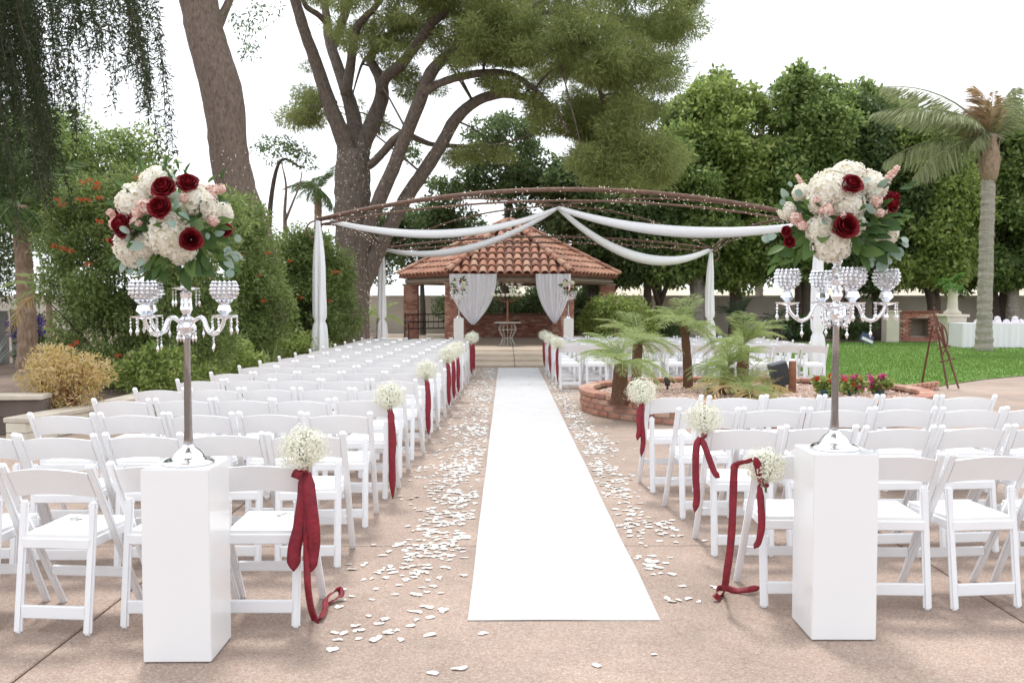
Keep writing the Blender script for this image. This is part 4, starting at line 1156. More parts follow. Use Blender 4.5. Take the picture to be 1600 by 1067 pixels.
fr_queen2 = frond_mesh("frond", 2.6, 0.64, 0.95, 0.55, 85, M['frond_q'], 0.04, 0.3)
fr_dry = frond_mesh("frond", 1.5, 0.58, 0.9, 0.95, 62, M['frond_dry'], 0.034, 0.6)
fr_back = frond_mesh("frond", 2.0, 0.5, 0.6, 0.8, 40, M['frond'], 0.035, 0.3)
fr_gold = frond_mesh("frond", 0.8, 0.26, 0.3, 1.2, 28, M['straw'], 0.012, 0.15)
def around(meshes, n, e0, e1, s0=0.85, s1=1.1, ph=0.0):
    return [(meshes[i % len(meshes)], ph + i * 2.39996, R(e0 + (e1 - e0) * ((i * 0.618) % 1)), random.uniform(s0, s1)) for i in range(n)]
# dwarf date palms in the brick planter (their trunks rise from its gravel)
dw = [(968, 11.6, 632, 0.52, 0.10, "stout shaggy dwarf palm in the left end of the brick planter", 24, .92, M['palmhusk']),
      (994, 13.2, 610, 0.70, 0.075, "thin dwarf palm right behind the stout shaggy one in the planter", 21, .9, M['palmhusk']),
      (1075, 13.6, 598, 0.95, 0.065, "tallest dwarf palm with a bare curved trunk in the planter", 26, .85, M['palmhusk']),
      (1135, 12.6, 610, 0.40, 0.10, "leafy dwarf palm with arching dark fronds right of the tallest one", 23, .85, M['palmhusk']),
      (1160, 13.8, 590, 0.66, 0.09, "wide dwarf palm at the back right of the brick planter", 22, 1.0, M['palmhusk'])]
for px, Y, py, h, r_, lab, nf, sc, mt in dw:
    x = W(px, py, Y).x
    palm("dwarf_palm", lab, (x, Y, 0.20), h, r_ * 1.1, r_ * 0.9, mt, [(m, a, e, s * sc) for (m, a, e, s) in around(fr_dwarf, nf, -8, 72, ph=px)], lean=(0.02 if h < .8 else -0.07, 0), group="dwarf palms in the brick planter")
x = W(1165, 600, 12.2).x
palm("dwarf_palm", "low dwarf palm with golden dried fronds at the planter's right", (x, 12.2, 0.20), 0.14, 0.12, 0.11, M['palmhusk'], around([fr_gold, fr_dwarf[0], fr_dwarf[1]], 20, -2, 60, .7, .95), group="dwarf palms in the brick planter")
x = W(1225, 600, 13.0).x
palm("dwarf_palm", "small golden dwarf palm beside the dark tilted speaker", (x - 0.25, 12.9, 0.20), 0.12, 0.09, 0.08, M['palmhusk'], around([fr_gold, fr_dwarf[1]], 12, 0, 60, .5, .7), group="dwarf palms in the brick planter")
fr_fern = frond_mesh("frond", 0.62, 0.13, 0.2, 1.0, 20, M['fern'], 0.03, 0.3)
# tall queen palm on the lawn
q = G(1537, 549)
qp = palm("queen_palm", "tall pale ringed palm trunk with drooping fronds on the right of the lawn", (q.x, q.y, 0.0), 6.55, 0.225, 0.19, M['palmtrunk'],
          [(fr_queen, R(182), R(30), 1.3), (fr_queen, R(195), R(14), 1.2), (fr_queen, R(168), R(20), 1.25), (fr_queen2, R(172), R(-12), 1.3), (fr_queen2, R(190), R(-26), 1.2), (fr_queen, R(212), R(14), .8), (fr_dry, R(195), R(66), 1.15), (fr_dry, R(150), R(74), 1.1), (fr_dry, R(250), R(62), 1.0), (fr_dry, R(20), R(74), .9), (fr_dry, R(185), R(44), .8), (fr_dry, R(190), R(4), .7),
           (fr_queen, R(5), R(36), 1.0), (fr_queen, R(-20), R(22), 1.0), (fr_queen2, R(30), R(50), .9), (fr_queen2, R(80), R(30), .9), (fr_queen2, R(-75), R(58), .6), (fr_queen2, R(-140), R(-20), .6)], lean=(0.04, 0))
b = MB(); b.lathe([(0.19, -0.15), (0.26, 0.12), (0.30, 0.45), (0.28, 0.75), (0.20, 1.05), (0.12, 1.25), (0.03, 1.32)], 14); bo = b.build("boot", M['palmboot'], qp, (0.04, 0, 5.25), smooth=True)
for i in range(16):
    a = i * 2.4; z0 = 5.2 + (i % 5) * 0.16
    b = MB(); b.bar((0, 0, 0), (0.28, 0, 0.55 + random.uniform(0, .4)), 0.13, 0.03, side=(0, 1, 0)); o = b.build("leaf_base", M['palmboot'], qp, (0.04 + 0.20 * math.cos(a), 0.20 * math.sin(a), z0), bevel=0.01); o.rotation_euler = (0, R(-16), a)
# shaggy brown palm at far left
x = W(42, 470, 18.0).x
palm("shaggy_palm", "shaggy brown palm trunk with dark hanging fronds at far left", (x, 18.0, 0.2), 3.2, 0.19, 0.15, M['palmboot'], around([fr_back], 18, -40, 55, .6, .85), lean=(-0.1, 0))
x = W(75, 400, 17.2).x
gp_ = palm("young_palm", "young palm with one yellow green arching frond left of the flowering shrub", (x + 0.3, 16.6, 0.2), 1.5, 0.06, 0.05, M['palmboot'], [(fr_dwarf[0], R(185), R(20), 1.25), (fr_dwarf[1], R(210), R(0), 1.1), (fr_dwarf[0], R(160), R(40), 1.1), (fr_gold, R(175), R(-10), 1.3), (fr_dwarf[0], R(20), R(30), 1.0)])
x = W(497, 330, 33).x
palm("slim_palm", "slim distant palm with a green tuft left of the great pine trunk", (x, 33, 0.0), 5.6, 0.16, 0.13, M['palmboot'], around([fr_back], 20, -50, 70, .5, .72))
x = W(1100, 130, 41).x
palm("distant_palm", "distant palm with tan hanging fronds above the trees right of the pine", (x, 41, 0.0), 10.2, 0.2, 0.16, M['palmtrunk'], around([fr_dry, fr_back], 18, -50, 65, 1.0, 1.4), group="palms beyond the wall")
x = W(1190, 140, 43).x
palm("distant_palm", "distant feathery palm top just right of the tan fronded palm", (x, 43, 0.0), 10.6, 0.2, 0.16, M['palmtrunk'], around([fr_back], 16, -40, 65, .9, 1.2), group="palms beyond the wall")
x = W(1090, 470, 36.4).x
palm("stout_palm", "stout ringed palm trunk under the trees behind the tallest dwarf palm", (x, 36.4, 0.0), 3.2, 0.27, 0.22, M['palmtrunk'], around([fr_back], 14, -30, 60, .7, .9))
x = W(1583, 470, 36.9).x
palm("stout_palm", "ringed palm trunk behind the white skirted table", (x, 36.9, 0.0), 3.3, 0.24, 0.2, M['palmtrunk'], around([fr_back], 14, -30, 60, .7, .9))
x = W(1155, 520, 33.5).x
palm("sago_palm", "dark sago palm against the tan wall right of the rear canopy post", (x, 33.5, 0.0), 0.85, 0.2, 0.16, M['bark_dark'], around(fr_sago, 26, -15, 65, .9, 1.1))
x = W(1213, 530, 34.5).x
palm("sago_palm", "smaller ragged sago palm beside the first against the wall", (x, 34.5, 0.0), 0.75, 0.16, 0.14, M['bark_dark'], around(fr_sago, 12, -45, 50, .8, 1.0))
x = W(600, 500, 30).x
palm("young_palm", "young yellow green palm beside the great pine's foot", (x, 29.0, 0.0), 1.0, 0.12, 0.10, M['bark_dark'], around([fr_dwarf[0]], 14, 0, 60, 1.0, 1.3))
c = W(935, 500, 30.5)
shrub("green_shrub", "light green shrub in front of the right gazebo column", (c.x, 30.0, 0.0), [((c.x + .6, 30, 0.9), (1.3, .6, .75))], M['ficus_l'], 90, 120, (0.10, 0.05), (0.15, 0.32), 7)
c = W(815, 475, 37.5)
shrub("clipped_hedge", "dark hedge standing behind the brick counter of the gazebo", (c.x, 37.4, 0.0), [((c.x - 1.6, 37.4, 1.2), (1.8, .6, 1.1)), ((c.x + 1.6, 37.4, 1.2), (1.8, .6, 1.1))], M['darkleaf'], 150, 150, (0.12, 0.06), (0.25, 0.45), 8, cat="hedge")
for px, Y, lab in ((1260, 34.6, "low dark shrub at the wall foot behind the candelabrum"), (1030, 34.8, "dark leafy shrub under the slanting trunks"), (1330, 35.4, "low shrub by the wall left of the cream pillar")):
    c = W(px, 520, Y); shrub("green_shrub", lab, (c.x, Y, 0.0), [((c.x, Y, 0.5), (0.9, .45, .45))], M['darkleaf'], 50, 120, (0.10, 0.05), (0.15, 0.3), 5)
# bare sapling on the left
sp_ = thing("bare_sapling", "bare thin leafless sapling above the shrubs left of the canopy", "tree", (W(447, 400, 24).x, 24, 0.1))
for pts in ([(447, 560, 9), (446, 380, 8), (445, 330, 6), (447, 290, 4), (440, 255, 2)], [(446, 345, 5), (456, 320, 4), (468, 290, 3), (472, 268, 2)]):
    P, RR = px_limb("b", pts, (24, 24)); limb(sp_, "trunk" if pts[0][1] == 560 else "branch", P, RR, M['bark_grey'], 6, steps=4)
lf = thing("leafy_branch_tree", "thin tree with sparse leaves left of the slim palm", "tree", (W(415, 400, 27).x, 27, 0.1))
P, RR = px_limb("b", [(412, 560, 12), (418, 400, 10), (425, 300, 8), (440, 250, 5), (470, 262, 3)], (27, 27)); limb(lf, "trunk", P, RR, M['bark_dark'], 6, steps=4)
c_, r_ = px_clumps([(402, 215), (440, 205), (480, 235), (478, 262), (440, 275), (405, 250)], 14, 26, 28, 0.2, 0.4); V, F = clump_leaves(c_, r_, 60, 0.13, 0.05, droop=.3); crown_part(lf, "crown", V, F, M['darkleaf'])

# ------------------------------------------------------------------ aisle runner
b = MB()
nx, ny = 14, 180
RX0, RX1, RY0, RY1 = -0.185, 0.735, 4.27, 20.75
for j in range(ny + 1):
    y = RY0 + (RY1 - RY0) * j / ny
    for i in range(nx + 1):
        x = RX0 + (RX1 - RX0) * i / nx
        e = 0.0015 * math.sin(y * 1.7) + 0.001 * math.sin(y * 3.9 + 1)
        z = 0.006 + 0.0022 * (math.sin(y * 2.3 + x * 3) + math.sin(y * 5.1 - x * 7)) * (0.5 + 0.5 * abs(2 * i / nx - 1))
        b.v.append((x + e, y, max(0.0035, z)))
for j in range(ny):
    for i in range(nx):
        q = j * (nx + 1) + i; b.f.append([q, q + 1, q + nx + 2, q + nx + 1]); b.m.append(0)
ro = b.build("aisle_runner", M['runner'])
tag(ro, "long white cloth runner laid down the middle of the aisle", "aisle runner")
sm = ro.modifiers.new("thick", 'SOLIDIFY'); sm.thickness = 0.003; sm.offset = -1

# ------------------------------------------------------------------ white folding chairs
def chair_meshes():
    me = {}
    b = MB(); K = 10                       # upright: foot in front, leaning back to the top of the backrest
    b.bar((0, 0.43, 0), (0, -0.03, 0.785), 0.036, 0.028); me['upright'] = b.mesh("upright", M['resin'], bevel=0.007, segs=2)
    b = MB(); b.bar((0, 0, 0), (0, 0.075, 0.60), 0.040, 0.026); me['leg'] = b.mesh("leg", M['resin'], bevel=0.009, segs=2)
    def up(z): return 0.43 - 0.46 * z / 0.785
    b = MB(); b.tube([(-0.022, 0.073, 0.575), (0.022, 0.073, 0.575)], 0.0065, 8); me['bolt'] = b.mesh("hinge_bolt", M['chrome'])
    b = MB(); K, hw = 14, 0.188
    for th in (0, 0.018):
        for i in range(K + 1):
            s = 2 * i / K - 1
            ar = 0.020 * (1 - s * s)
            cv = 0.020 * (1 - s * s)
            for zz in (0.622 + ar * 0.9, 0.690 + ar, 0.745 + ar * 1.1):
                b.v.append((s * hw, up(zz) + 0.006 - cv - th, zz))
    c = 3; o = (K + 1) * c
    for i in range(K):
        for k in range(2):
            q = i * c + k
            b.f += [[q, q + 1, q + c + 1, q + c], [o + q, o + q + c, o + q + c + 1, o + q + 1]]
        q = i * c
        b.f += [[q, q + c, o + q + c, o + q], [q + 2, o + q + 2, o + q + c + 2, q + c + 2]]
    for q in (0, K * c):
        f1, f2 = [q, q + 1, o + q + 1, o + q], [q + 1, q + 2, o + q + 2, o + q + 1]
        b.f += [f1, f2] if q else [f1[::-1], f2[::-1]]
    b.m = [0] * len(b.f); me['backrest'] = b.mesh("backrest", M['resin'])
    b = MB()                               # seat pad, slightly crowned
    n_ = 6; sx, y0, y1 = 0.160, 0.045, 0.435
    for j in range(n_ + 1):
        for i in range(n_ + 1):
            u, v = 2 * i / n_ - 1, 2 * j / n_ - 1
            b.v.append((u * sx * (1 + 0.06 * (v + 1) / 2), y0 + (y1 - y0) * j / n_, 0.448 + 0.010 * (1 - u ** 4) * (1 - v ** 4)))
    g = n_ + 1
    for j in range(n_):
        for i in range(n_):
            q = j * g + i; b.f.append([q, q + 1, q + g + 1, q + g])
    rim = [i for i in range(g)] + [j * g + n_ for j in range(1, g)] + [n_ * g + i for i in range(n_ - 1, -1, -1)] + [j * g for j in range(n_ - 1, 0, -1)]
    base = len(b.v)
    for r_ in rim: x, y, z = b.v[r_]; b.v.append((x, y, 0.432))
    k = len(rim)
    for i in range(k): b.f.append([rim[i], base + i, base + (i + 1) % k, rim[(i + 1) % k]])
    b.f.append([base + i for i in range(k)][::-1]); b.m = [0] * len(b.f)
    me['seat'] = b.mesh("seat", M['pad'])
    b = MB()
    b.box((0, 0.045, 0.408), (0.33, 0.022, 0.048)); b.box((0, 0.432, 0.408), (0.345, 0.022, 0.048))
    b.box((-0.158, 0.238, 0.408), (0.024, 0.36, 0.046)); b.box((0.158, 0.238, 0.408), (0.024, 0.36, 0.046))
    me['seat_frame'] = b.mesh("seat_frame", M['resin'], bevel=0.004)
    b = MB(); b.box((0, 0.010, 0.098), (0.31, 0.020, 0.062)); me['low'] = b.mesh("stretcher", M['resin'], bevel=0.005)
    b = MB(); b.box((0, up(0.20), 0.20), (0.38, 0.020, 0.05)); me['front'] = b.mesh("stretcher", M['resin'], bevel=0.005)
    return me
CM = chair_meshes()
def chair(label, loc, rz, group):
    t = thing("folding_chair", label, "chair", loc, rz, group)
    inst("seat", CM['seat'], t); inst("seat_frame", CM['seat_frame'], t); inst("backrest", CM['backrest'], t)
    for s in (-1, 1):
        inst("upright", CM['upright'], t, (s * 0.207, 0, 0)); inst("leg", CM['leg'], t, (s * 0.167, 0, 0))
        if loc[1] < 8.2: inst("hinge_bolt", CM['bolt'], t, (s * 0.167, 0, 0))
    inst("stretcher", CM['low'], t); inst("stretcher", CM['front'], t)
    return t
ORD = "zero first second third fourth fifth sixth seventh eighth ninth tenth eleventh twelfth thirteenth fourteenth fifteenth sixteenth seventeenth eighteenth".split()
crng = random.Random(5)
def ledge(y): return -0.925 + 0.0185 * (y - 4.2)
left_rows = [4.20, 5.16, 6.06, 6.92, 7.78] + [7.78 + 0.885 * i for i in range(1, 13)]
SEAT_AT = {}
for r_, y in enumerate(left_rows, 1):
    x = ledge(y) - 0.225
    for s in range(1, (7 if r_ <= 2 else 6)):
        where = f"{ORD[s]} seat from the aisle" if s > 1 else "aisle end seat"
        rowt = "front row" if r_ == 1 else f"{ORD[r_]} row"
        lab = f"white folding chair left of runner, {rowt} from camera, {where}"
        if r_ == 1: lab = f"white folding chair left of runner, row nearest camera, {where}"
        yy = y + crng.uniform(-.03, .03) - (0.02 * s if r_ < 3 else 0); rz = R(crng.gauss(0, 2.3))
        chair(lab, (x, yy, 0), rz, "white folding chairs left of the runner"); SEAT_AT['L', r_, s] = (x, yy, rz)
        x -= 0.452 + crng.uniform(0, .012) + (0.03 if (r_ == 5 and s == 2) else 0)
right_rows = [(4.41, 1.45, 5), (5.37, 1.41, 6), (6.28, 1.40, 6), (7.12, 1.33, 6)]
for r_, (y, x, k) in enumerate(right_rows, 1):
    for s in range(1, k + 1 + (1 if r_ in (2, 3) else 0)):
        where = f"{ORD[s]} seat from the aisle" if s > 1 else "aisle end seat"
        rowt = "row nearest camera" if r_ == 1 else f"{ORD[r_]} row from camera"
        if s > k: x += 0.13
        yy = y + crng.uniform(-.03, .03) + 0.008 * s; rz = R(crng.gauss(0, 2.3))
        chair(f"white folding chair right of runner, {rowt}, {where}", (x, yy, 0), rz, "white folding chairs right of the runner"); SEAT_AT['R', r_, s] = (x, yy, rz)
        x += 0.457 + crng.uniform(0, .012)
far_rows = [15.75, 16.65, 17.55, 18.45, 19.35]
for r_, y in enumerate(far_rows, 1):
    x = 1.13 - 0.02 * r_
    for s in range(1, 11):
        where = f"{ORD[s]} seat from the aisle" if s > 1 else "aisle end seat"
        rz = R(crng.uniform(-2.5, 2.5)) + R(-0.7 * max(0, s - 5))
        yy = y + crng.uniform(-.02, .02) - 0.012 * max(0, s - 4) ** 1.5
        chair(f"white folding chair beyond the brick planter, {ORD[r_]} row there, {where}", (x, yy, 0), rz, "white folding chairs beyond the brick planter"); SEAT_AT['F', r_, s] = (x, yy, rz)
        x += 0.462 + crng.uniform(0, .012)

# printed programmes left on a few seats
b = MB(); b.box((0, 0, 0), (0.10, 0.15, 0.003)); b.cur = 1
for k, (yy, w) in enumerate(((0.035, 0.06), (0.012, 0.04), (-0.012, 0.055), (-0.03, 0.03))):
    b.box((0.004 * k - 0.006, yy, 0.0022), (w, 0.007, 0.0015))
card_me = b.mesh("programme", [M['paper'], M['ink']])
for key, wh in ((('L', 1, 1), "front row aisle seat left of the runner"), (('L', 1, 3), "third seat of the nearest left row"), (('L', 2, 2), "second seat of the second left row"), (('L', 2, 1), "aisle seat of the second left row"), (('L', 3, 1), "aisle seat of the third left row"), (('L', 3, 3), "third seat of the third left row"),
               (('L', 2, 4), "fourth seat of the second left row"), (('R', 2, 3), "third seat of the second right row"), (('R', 3, 2), "second seat of the third right row"), (('L', 4, 4), "fourth seat of the fourth left row")):
    x, y, rz = SEAT_AT[key]
    o = inst("programme", card_me, None, (x + crng.uniform(-.05, .07), y + 0.26 + crng.uniform(-.05, .06), 0.4605), (0, 0, R(crng.uniform(-50, 50))))
    tag(o, f"printed white card on the {wh}", "programme", "cards left on the seats")

# ------------------------------------------------------------------ loose petals
def petal_mesh(k):
    L, Wd = 0.050 * random.uniform(.8, 1.2), 0.040 * random.uniform(.75, 1.15)
    b = MB(); n1, n2 = 5, 5
    cu, tw = random.uniform(0.02, 0.13), random.uniform(-.25, .25)
    for j in range(n1):
        v = j / (n1 - 1)
        wv = math.sin(math.pi * min(1, 0.13 + v * 0.80)) ** 0.65
        wv *= random.uniform(.8, 1.12)
        for i in range(n2):
            u = 2 * i / (n2 - 1) - 1
            b.v.append((u * wv * Wd / 2 + 0.004 * math.sin(v * 6 + k), (v - .5) * L, 0.0015 + cu * L * (0.45 * u * u * wv + 0.5 * (v - .45) ** 2) + tw * u * (v - .5) * 0.01 + 0.0012 * math.sin(3 * u + 7 * v + k)))
    for j in range(n1 - 1):
        for i in range(n2 - 1):
            q = j * n2 + i; b.f.append([q, q + 1, q + n2 + 1, q + n2])
    b.m = [0] * len(b.f)
    return b.mesh("rose_petal", M['petal'], smooth=True)
PM = [petal_mesh(k) for k in range(14)]
prng = np.random.default_rng(21)
pts = []
def scatter(n, fx, y0, y1, pw):
    # in drifts: cluster centres, then petals round them
    cl = [(fx(y), y) for y in y0 + (y1 - y0) * prng.random(max(1, n // 9)) ** pw]
    for _ in range(n):
        cx, cy = cl[prng.integers(len(cl))]
        if prng.random() < 0.3: cy = y0 + (y1 - y0) * prng.random() ** pw; cx = fx(cy)
        pts.append((cx + prng.normal(0, 0.075), cy + prng.normal(0, 0.10)))
lx = lambda y: -0.21 - abs(prng.normal(0.03, 0.24))
rx = lambda y: 0.78 + abs(prng.normal(0.03, 0.17))
scatter(95, lambda y: -0.34 - abs(prng.normal(0.1, 0.16)), 4.0, 5.6, 1.0)
scatter(430, lambda y: -0.30 - abs(prng.normal(0.05, 0.17)), 5.4, 8.5, 1.0)
scatter(1750, lx, 8.0, 20.6, 1.0)
scatter(40, lambda y: 0.80 + abs(prng.normal(0.02, 0.13)), 4.6, 6.2, 1.0)
scatter(300, lambda y: 0.77 + abs(prng.normal(0.03, 0.13)), 5.8, 9.5, 1.0)
scatter(1250, rx, 9.0, 20.6, 1.0)
for (px, py) in ((528, 1000), (520, 1015), (537, 990), (556, 978), (565, 985), (590, 975), (640, 955), (755, 990), (676, 1052), (1022, 1023), (718, 1045), (1015, 886), (1040, 880), (1060, 938), (1075, 936), (1092, 940), (1042, 935), (1050, 940), (932, 1040), (1120, 770), (1075, 795), (985, 925), (585, 1000), (600, 968), (560, 998), (620, 985), (672, 965), (655, 930), (545, 882), (550, 890), (608, 862), (598, 868)):
    q = G(px, py); pts.append((q.x, q.y))
pts = [p for p in pts if -1.25 < p[0] < 1.75 and p[1] > 3.2]
on_runner = [p for p in pts if RX0 - .03 < p[0] < RX1 + .03 and RY0 - .03 < p[1] < RY1]
pts = [p for p in pts if p not in on_runner]
pts.sort(key=lambda p: math.hypot(p[0], p[1]))
for p in pts[:285]:
    o = inst("rose_petal", PM[prng.integers(14)], None, (p[0], p[1], 0.001), (prng.normal(0, .05), prng.normal(0, .05), prng.uniform(0, 6.28)), float(prng.uniform(.65, 1.2)))
    o.location.z = 0.0025
    sd = "left" if p[0] < 0.27 else "right"
    tag(o, f"loose white rose petal lying on the patio just {sd} of the runner", "petal", f"white petals strewn {sd} of the runner")
def petal_field(P, z0):
    V, F = [], []
    for p in P:
        me = PM[prng.integers(14)]; s = prng.uniform(.6, 1.15); m_ = Matrix.Translation((p[0], p[1], z0)) @ Euler((prng.normal(0, .07), prng.normal(0, .07), prng.uniform(0, 6.28))).to_matrix().to_4x4() @ Matrix.Scale(s, 4)
        k = len(V); V += [tuple(m_ @ v.co) for v in me.vertices]; F += [[k + i for i in f.vertices] for f in me.polygons]
    return np.array(V), np.array(F)
V, F = petal_field(pts[285:], 0.003)
tag(inst("petals", mesh_np("petals", V, F, M['petal_i'], smooth=True)), "drifts of white rose petals along both sides of the runner", "petals", kind='stuff')
rp = [(RX0 + (RX1 - RX0) * prng.random(), RY1 - 6.5 * prng.random() ** 1.6) for _ in range(46)]
V, F = petal_field(rp, 0.010)
tag(inst("petals", mesh_np("petals", V, F, M['petal_i'], smooth=True)), "few petals fallen on the runner's far end", "petals", kind='stuff')

# ------------------------------------------------------------------ pedestals
def pedestal(label, c, rz, s=0.29, h=0.83):
    t = thing("pedestal", label, "pedestal", (c[0], c[1], 0), rz, "white gloss pedestals")
    b = MB(); b.box((0, 0, h / 2 + 0.002), (s, s, h - 0.004)); b.build("plinth_body", M['pedestal'], t, bevel=0.0035, segs=2)
    return t
PL, PR = (-1.386, 3.915), (1.515, 4.15)
pedestal("tall white gloss pedestal left of the runner carrying a crystal candelabrum", PL, R(0.5), 0.285, 0.82)
pedestal("tall white gloss pedestal right of the runner carrying a crystal candelabrum", PR, R(-0.5), 0.29, 0.842)
pA, pB = W(717, 520, 28.0), W(888, 520, 28.0)
pedestal("small far white pedestal at the left gazebo curtain", (pA.x, 28.0), 0, 0.30, 1.0)
pedestal("small far white pedestal at the right gazebo curtain", (pB.x, 28.0), 0, 0.30, 1.0)

# ------------------------------------------------------------------ crystal candelabra
def ball_mesh(name, r, mat, sub=1, s=(1, 1, 1)):
    bm = bmesh.new(); bmesh.ops.create_icosphere(bm, subdivisions=sub, radius=r)
    for v in bm.verts: v.co = Vector((v.co.x * s[0], v.co.y * s[1], v.co.z * s[2]))
    me = bpy.data.meshes.new(name); bm.to_mesh(me); bm.free(); me.materials.append(mat); return me
def cand_meshes():
    me = {}
    b = MB(); b.lathe([(0.002, 0), (0.106, 0), (0.109, 0.008), (0.104, 0.014), (0.098, 0.018), (0.090, 0.022), (0.083, 0.023), (0.068, 0.030), (0.060, 0.045), (0.048, 0.062), (0.030, 0.074), (0.024, 0.085), (0.020, 0.09)], 36); me['base'] = b.mesh("base", M['chrome'], smooth=True)
    b = MB(); b.lathe([(0.019, 0.085), (0.020, 0.11), (0.0165, 0.16), (0.015, 0.40), (0.014, 0.56), (0.020, 0.575), (0.012, 0.59)], 22); me['pole'] = b.mesh("pole", M['pole'], smooth=True)
    b = MB(); b.lathe([(0.008, 0.575), (0.018, 0.582), (0.030, 0.595), (0.043, 0.620), (0.030, 0.645), (0.045, 0.655), (0.022, 0.668), (0.014, 0.68)], 12); me['hub'] = b.mesh("crystal_hub", M['crystal'])
    b = MB(); b.lathe([(0.014, 0.675), (0.026, 0.70), (0.022, 0.75), (0.026, 0.775), (0.012, 0.785), (0.058, 0.792), (0.060, 0.798), (0.022, 0.806), (0.024, 0.83), (0.014, 0.84), (0.026, 0.86), (0.012, 0.88), (0.034, 0.90), (0.03, 0.91)], 12); me['column'] = b.mesh("centre_column", M['crystal'])
    b = MB(); b.tube([Vector((x, 0, z)) for x, z in spline([(0.03, 0.640), (0.075, 0.665), (0.10, 0.655), (0.125, 0.605), (0.165, 0.592), (0.205, 0.625), (0.222, 0.665)], 5)], 0.0085, 8); me['arm'] = b.mesh("arm", M['crystal'], smooth=True)
    b = MB(); b.lathe([(0.004, 0.655), (0.012, 0.660), (0.052, 0.668), (0.055, 0.674), (0.012, 0.678), (0.016, 0.682), (0.032, 0.697), (0.024, 0.720), (0.014, 0.726), (0.030, 0.733), (0.012, 0.738)], 14); me['tray'] = b.mesh("drip_tray", M['crystal'])
    b = MB()                                # beaded votive bowl
    for zz, rr, k in ((0.744, 0.030, 10), (0.758, 0.045, 14), (0.773, 0.053, 16), (0.789, 0.055, 17), (0.805, 0.052, 16), (0.819, 0.046, 15)):
        for i in range(k):
            a = 2 * math.pi * (i + (zz * 97) % 1) / k; b.octa((rr * math.cos(a), rr * math.sin(a), zz), 0.0105, 0.0095)
    me['beads'] = b.mesh("bead_mesh", M['crystal'])
    b = MB(); b.lathe([(0.010, 0.736), (0.028, 0.742), (0.045, 0.768), (0.047, 0.795), (0.040, 0.822), (0.038, 0.822), (0.044, 0.795), (0.042, 0.770), (0.025, 0.746), (0.008, 0.742)], 16); me['bowl'] = b.mesh("votive_bowl", M['glass'], smooth=True)
    b = MB()                                # hanging crystals: bead, bead, drop
    b.octa((0, 0, -0.008), 0.0055); b.octa((0, 0, -0.022), 0.007, 0.008); b.octa((0, 0, -0.036), 0.006); b.octa((0, 0, -0.060), 0.0085, 0.020)
    me['drop'] = b.mesh("crystal_pendant", M['crystal'])
    return me
CA = cand_meshes()
def candelabrum(label, loc, rz, arms=4, sc=1.0, zs=1.0):
    t = thing("candelabrum", label, "candelabrum", loc, rz, "crystal candelabra")
    t.scale = (sc, sc, sc * zs)
    for k in ('base', 'pole', 'hub', 'column'): inst(CA[k].name.split('.')[0], CA[k], t)
    for i in range(arms):
        a = 2 * math.pi * i / arms
        inst("arm", CA['arm'], t, (0, 0, 0), (0, 0, a))
        px, py = 0.222 * math.cos(a), 0.222 * math.sin(a)
        inst("drip_tray", CA['tray'], t, (px, py, 0))
        bw_ = inst("votive_bowl", CA['bowl'], t, (px, py, 0)); tag(inst("bead", CA['beads'], bw_), kind='stuff')
        for j in range(6):
            q = 2 * math.pi * j / 6 + 0.3
            tag(inst("crystal_pendant", CA['drop'], t, (px + 0.051 * math.cos(q), py + 0.051 * math.sin(q), 0.668)), kind='stuff')
        tag(inst("crystal_pendant", CA['drop'], t, (0.155 * math.cos(a), 0.155 * math.sin(a), 0.590)), kind='stuff')
        tag(inst("crystal_pendant", CA['drop'], t, (0.075 * math.cos(a + .4), 0.075 * math.sin(a + .4), 0.650)), kind='stuff')
    for j in range(6):
        q = 2 * math.pi * j / 6
        tag(inst("crystal_pendant", CA['drop'], t, (0.056 * math.cos(q), 0.056 * math.sin(q), 0.790)), kind='stuff')
        tag(inst("crystal_pendant", CA['drop'], t, (0.038 * math.cos(q + .5), 0.038 * math.sin(q + .5), 0.630)), kind='stuff')
    return t
candelabrum("chrome and crystal candelabrum on the left white pedestal", (PL[0] + 0.012, PL[1], 0.82), R(62), zs=0.95)
candelabrum("chrome and crystal candelabrum on the right white pedestal", (PR[0] - 0.005, PR[1] + 0.0, 0.842), R(-3))
candelabrum("tiny far candelabrum on the small pedestal by the left curtain", (pA.x, 28.0, 1.0), R(20))
candelabrum("tiny far candelabrum on the small pedestal by the right curtain", (pB.x, 28.0, 1.0), R(30))

# ------------------------------------------------------------------ flowers
def flower_np(n, r, size, petals=4, shell=0.0, seed=0, squash=1.0, wave=0.08):
    """a ball of n little flowers, each with a few petals"""
    k = np.arange(n); ph = np.arccos(1 - 2 * (k + .5) / n); th = np.pi * (1 + 5 ** .5) * k
    D = np.c_[np.cos(th) * np.sin(ph), np.sin(th) * np.sin(ph), np.cos(ph)] + rng.normal(0, .06, (n, 3)); D /= np.linalg.norm(D, axis=1, keepdims=True)
    lump = 1 + wave * np.sin(D[:, 0] * 5 + seed) * np.sin(D[:, 1] * 6 + seed * 2) + rng.normal(0, .03, n)
    C = D * r * lump[:, None] * (1 - shell * rng.random((n, 1))); C[:, 2] *= squash
    T = np.cross(D, unit(n)); T /= np.linalg.norm(T, axis=1, keepdims=True); B = np.cross(D, T)
    Ps, As, Ns = [], [], []
    for j in range(petals):
        a = 2 * np.pi * j / petals
        Ps.append(C); As.append(T * np.cos(a) + B * np.sin(a) + D * rng.uniform(.15, .55, (n, 1))); Ns.append(D + 0.0 * T)
    P, A, Nn = np.vstack(Ps), np.vstack(As), np.vstack(Ns)
    return leaf_quads(P, A, Nn, size * rng.uniform(.8, 1.2, len(P)), size * 0.95)
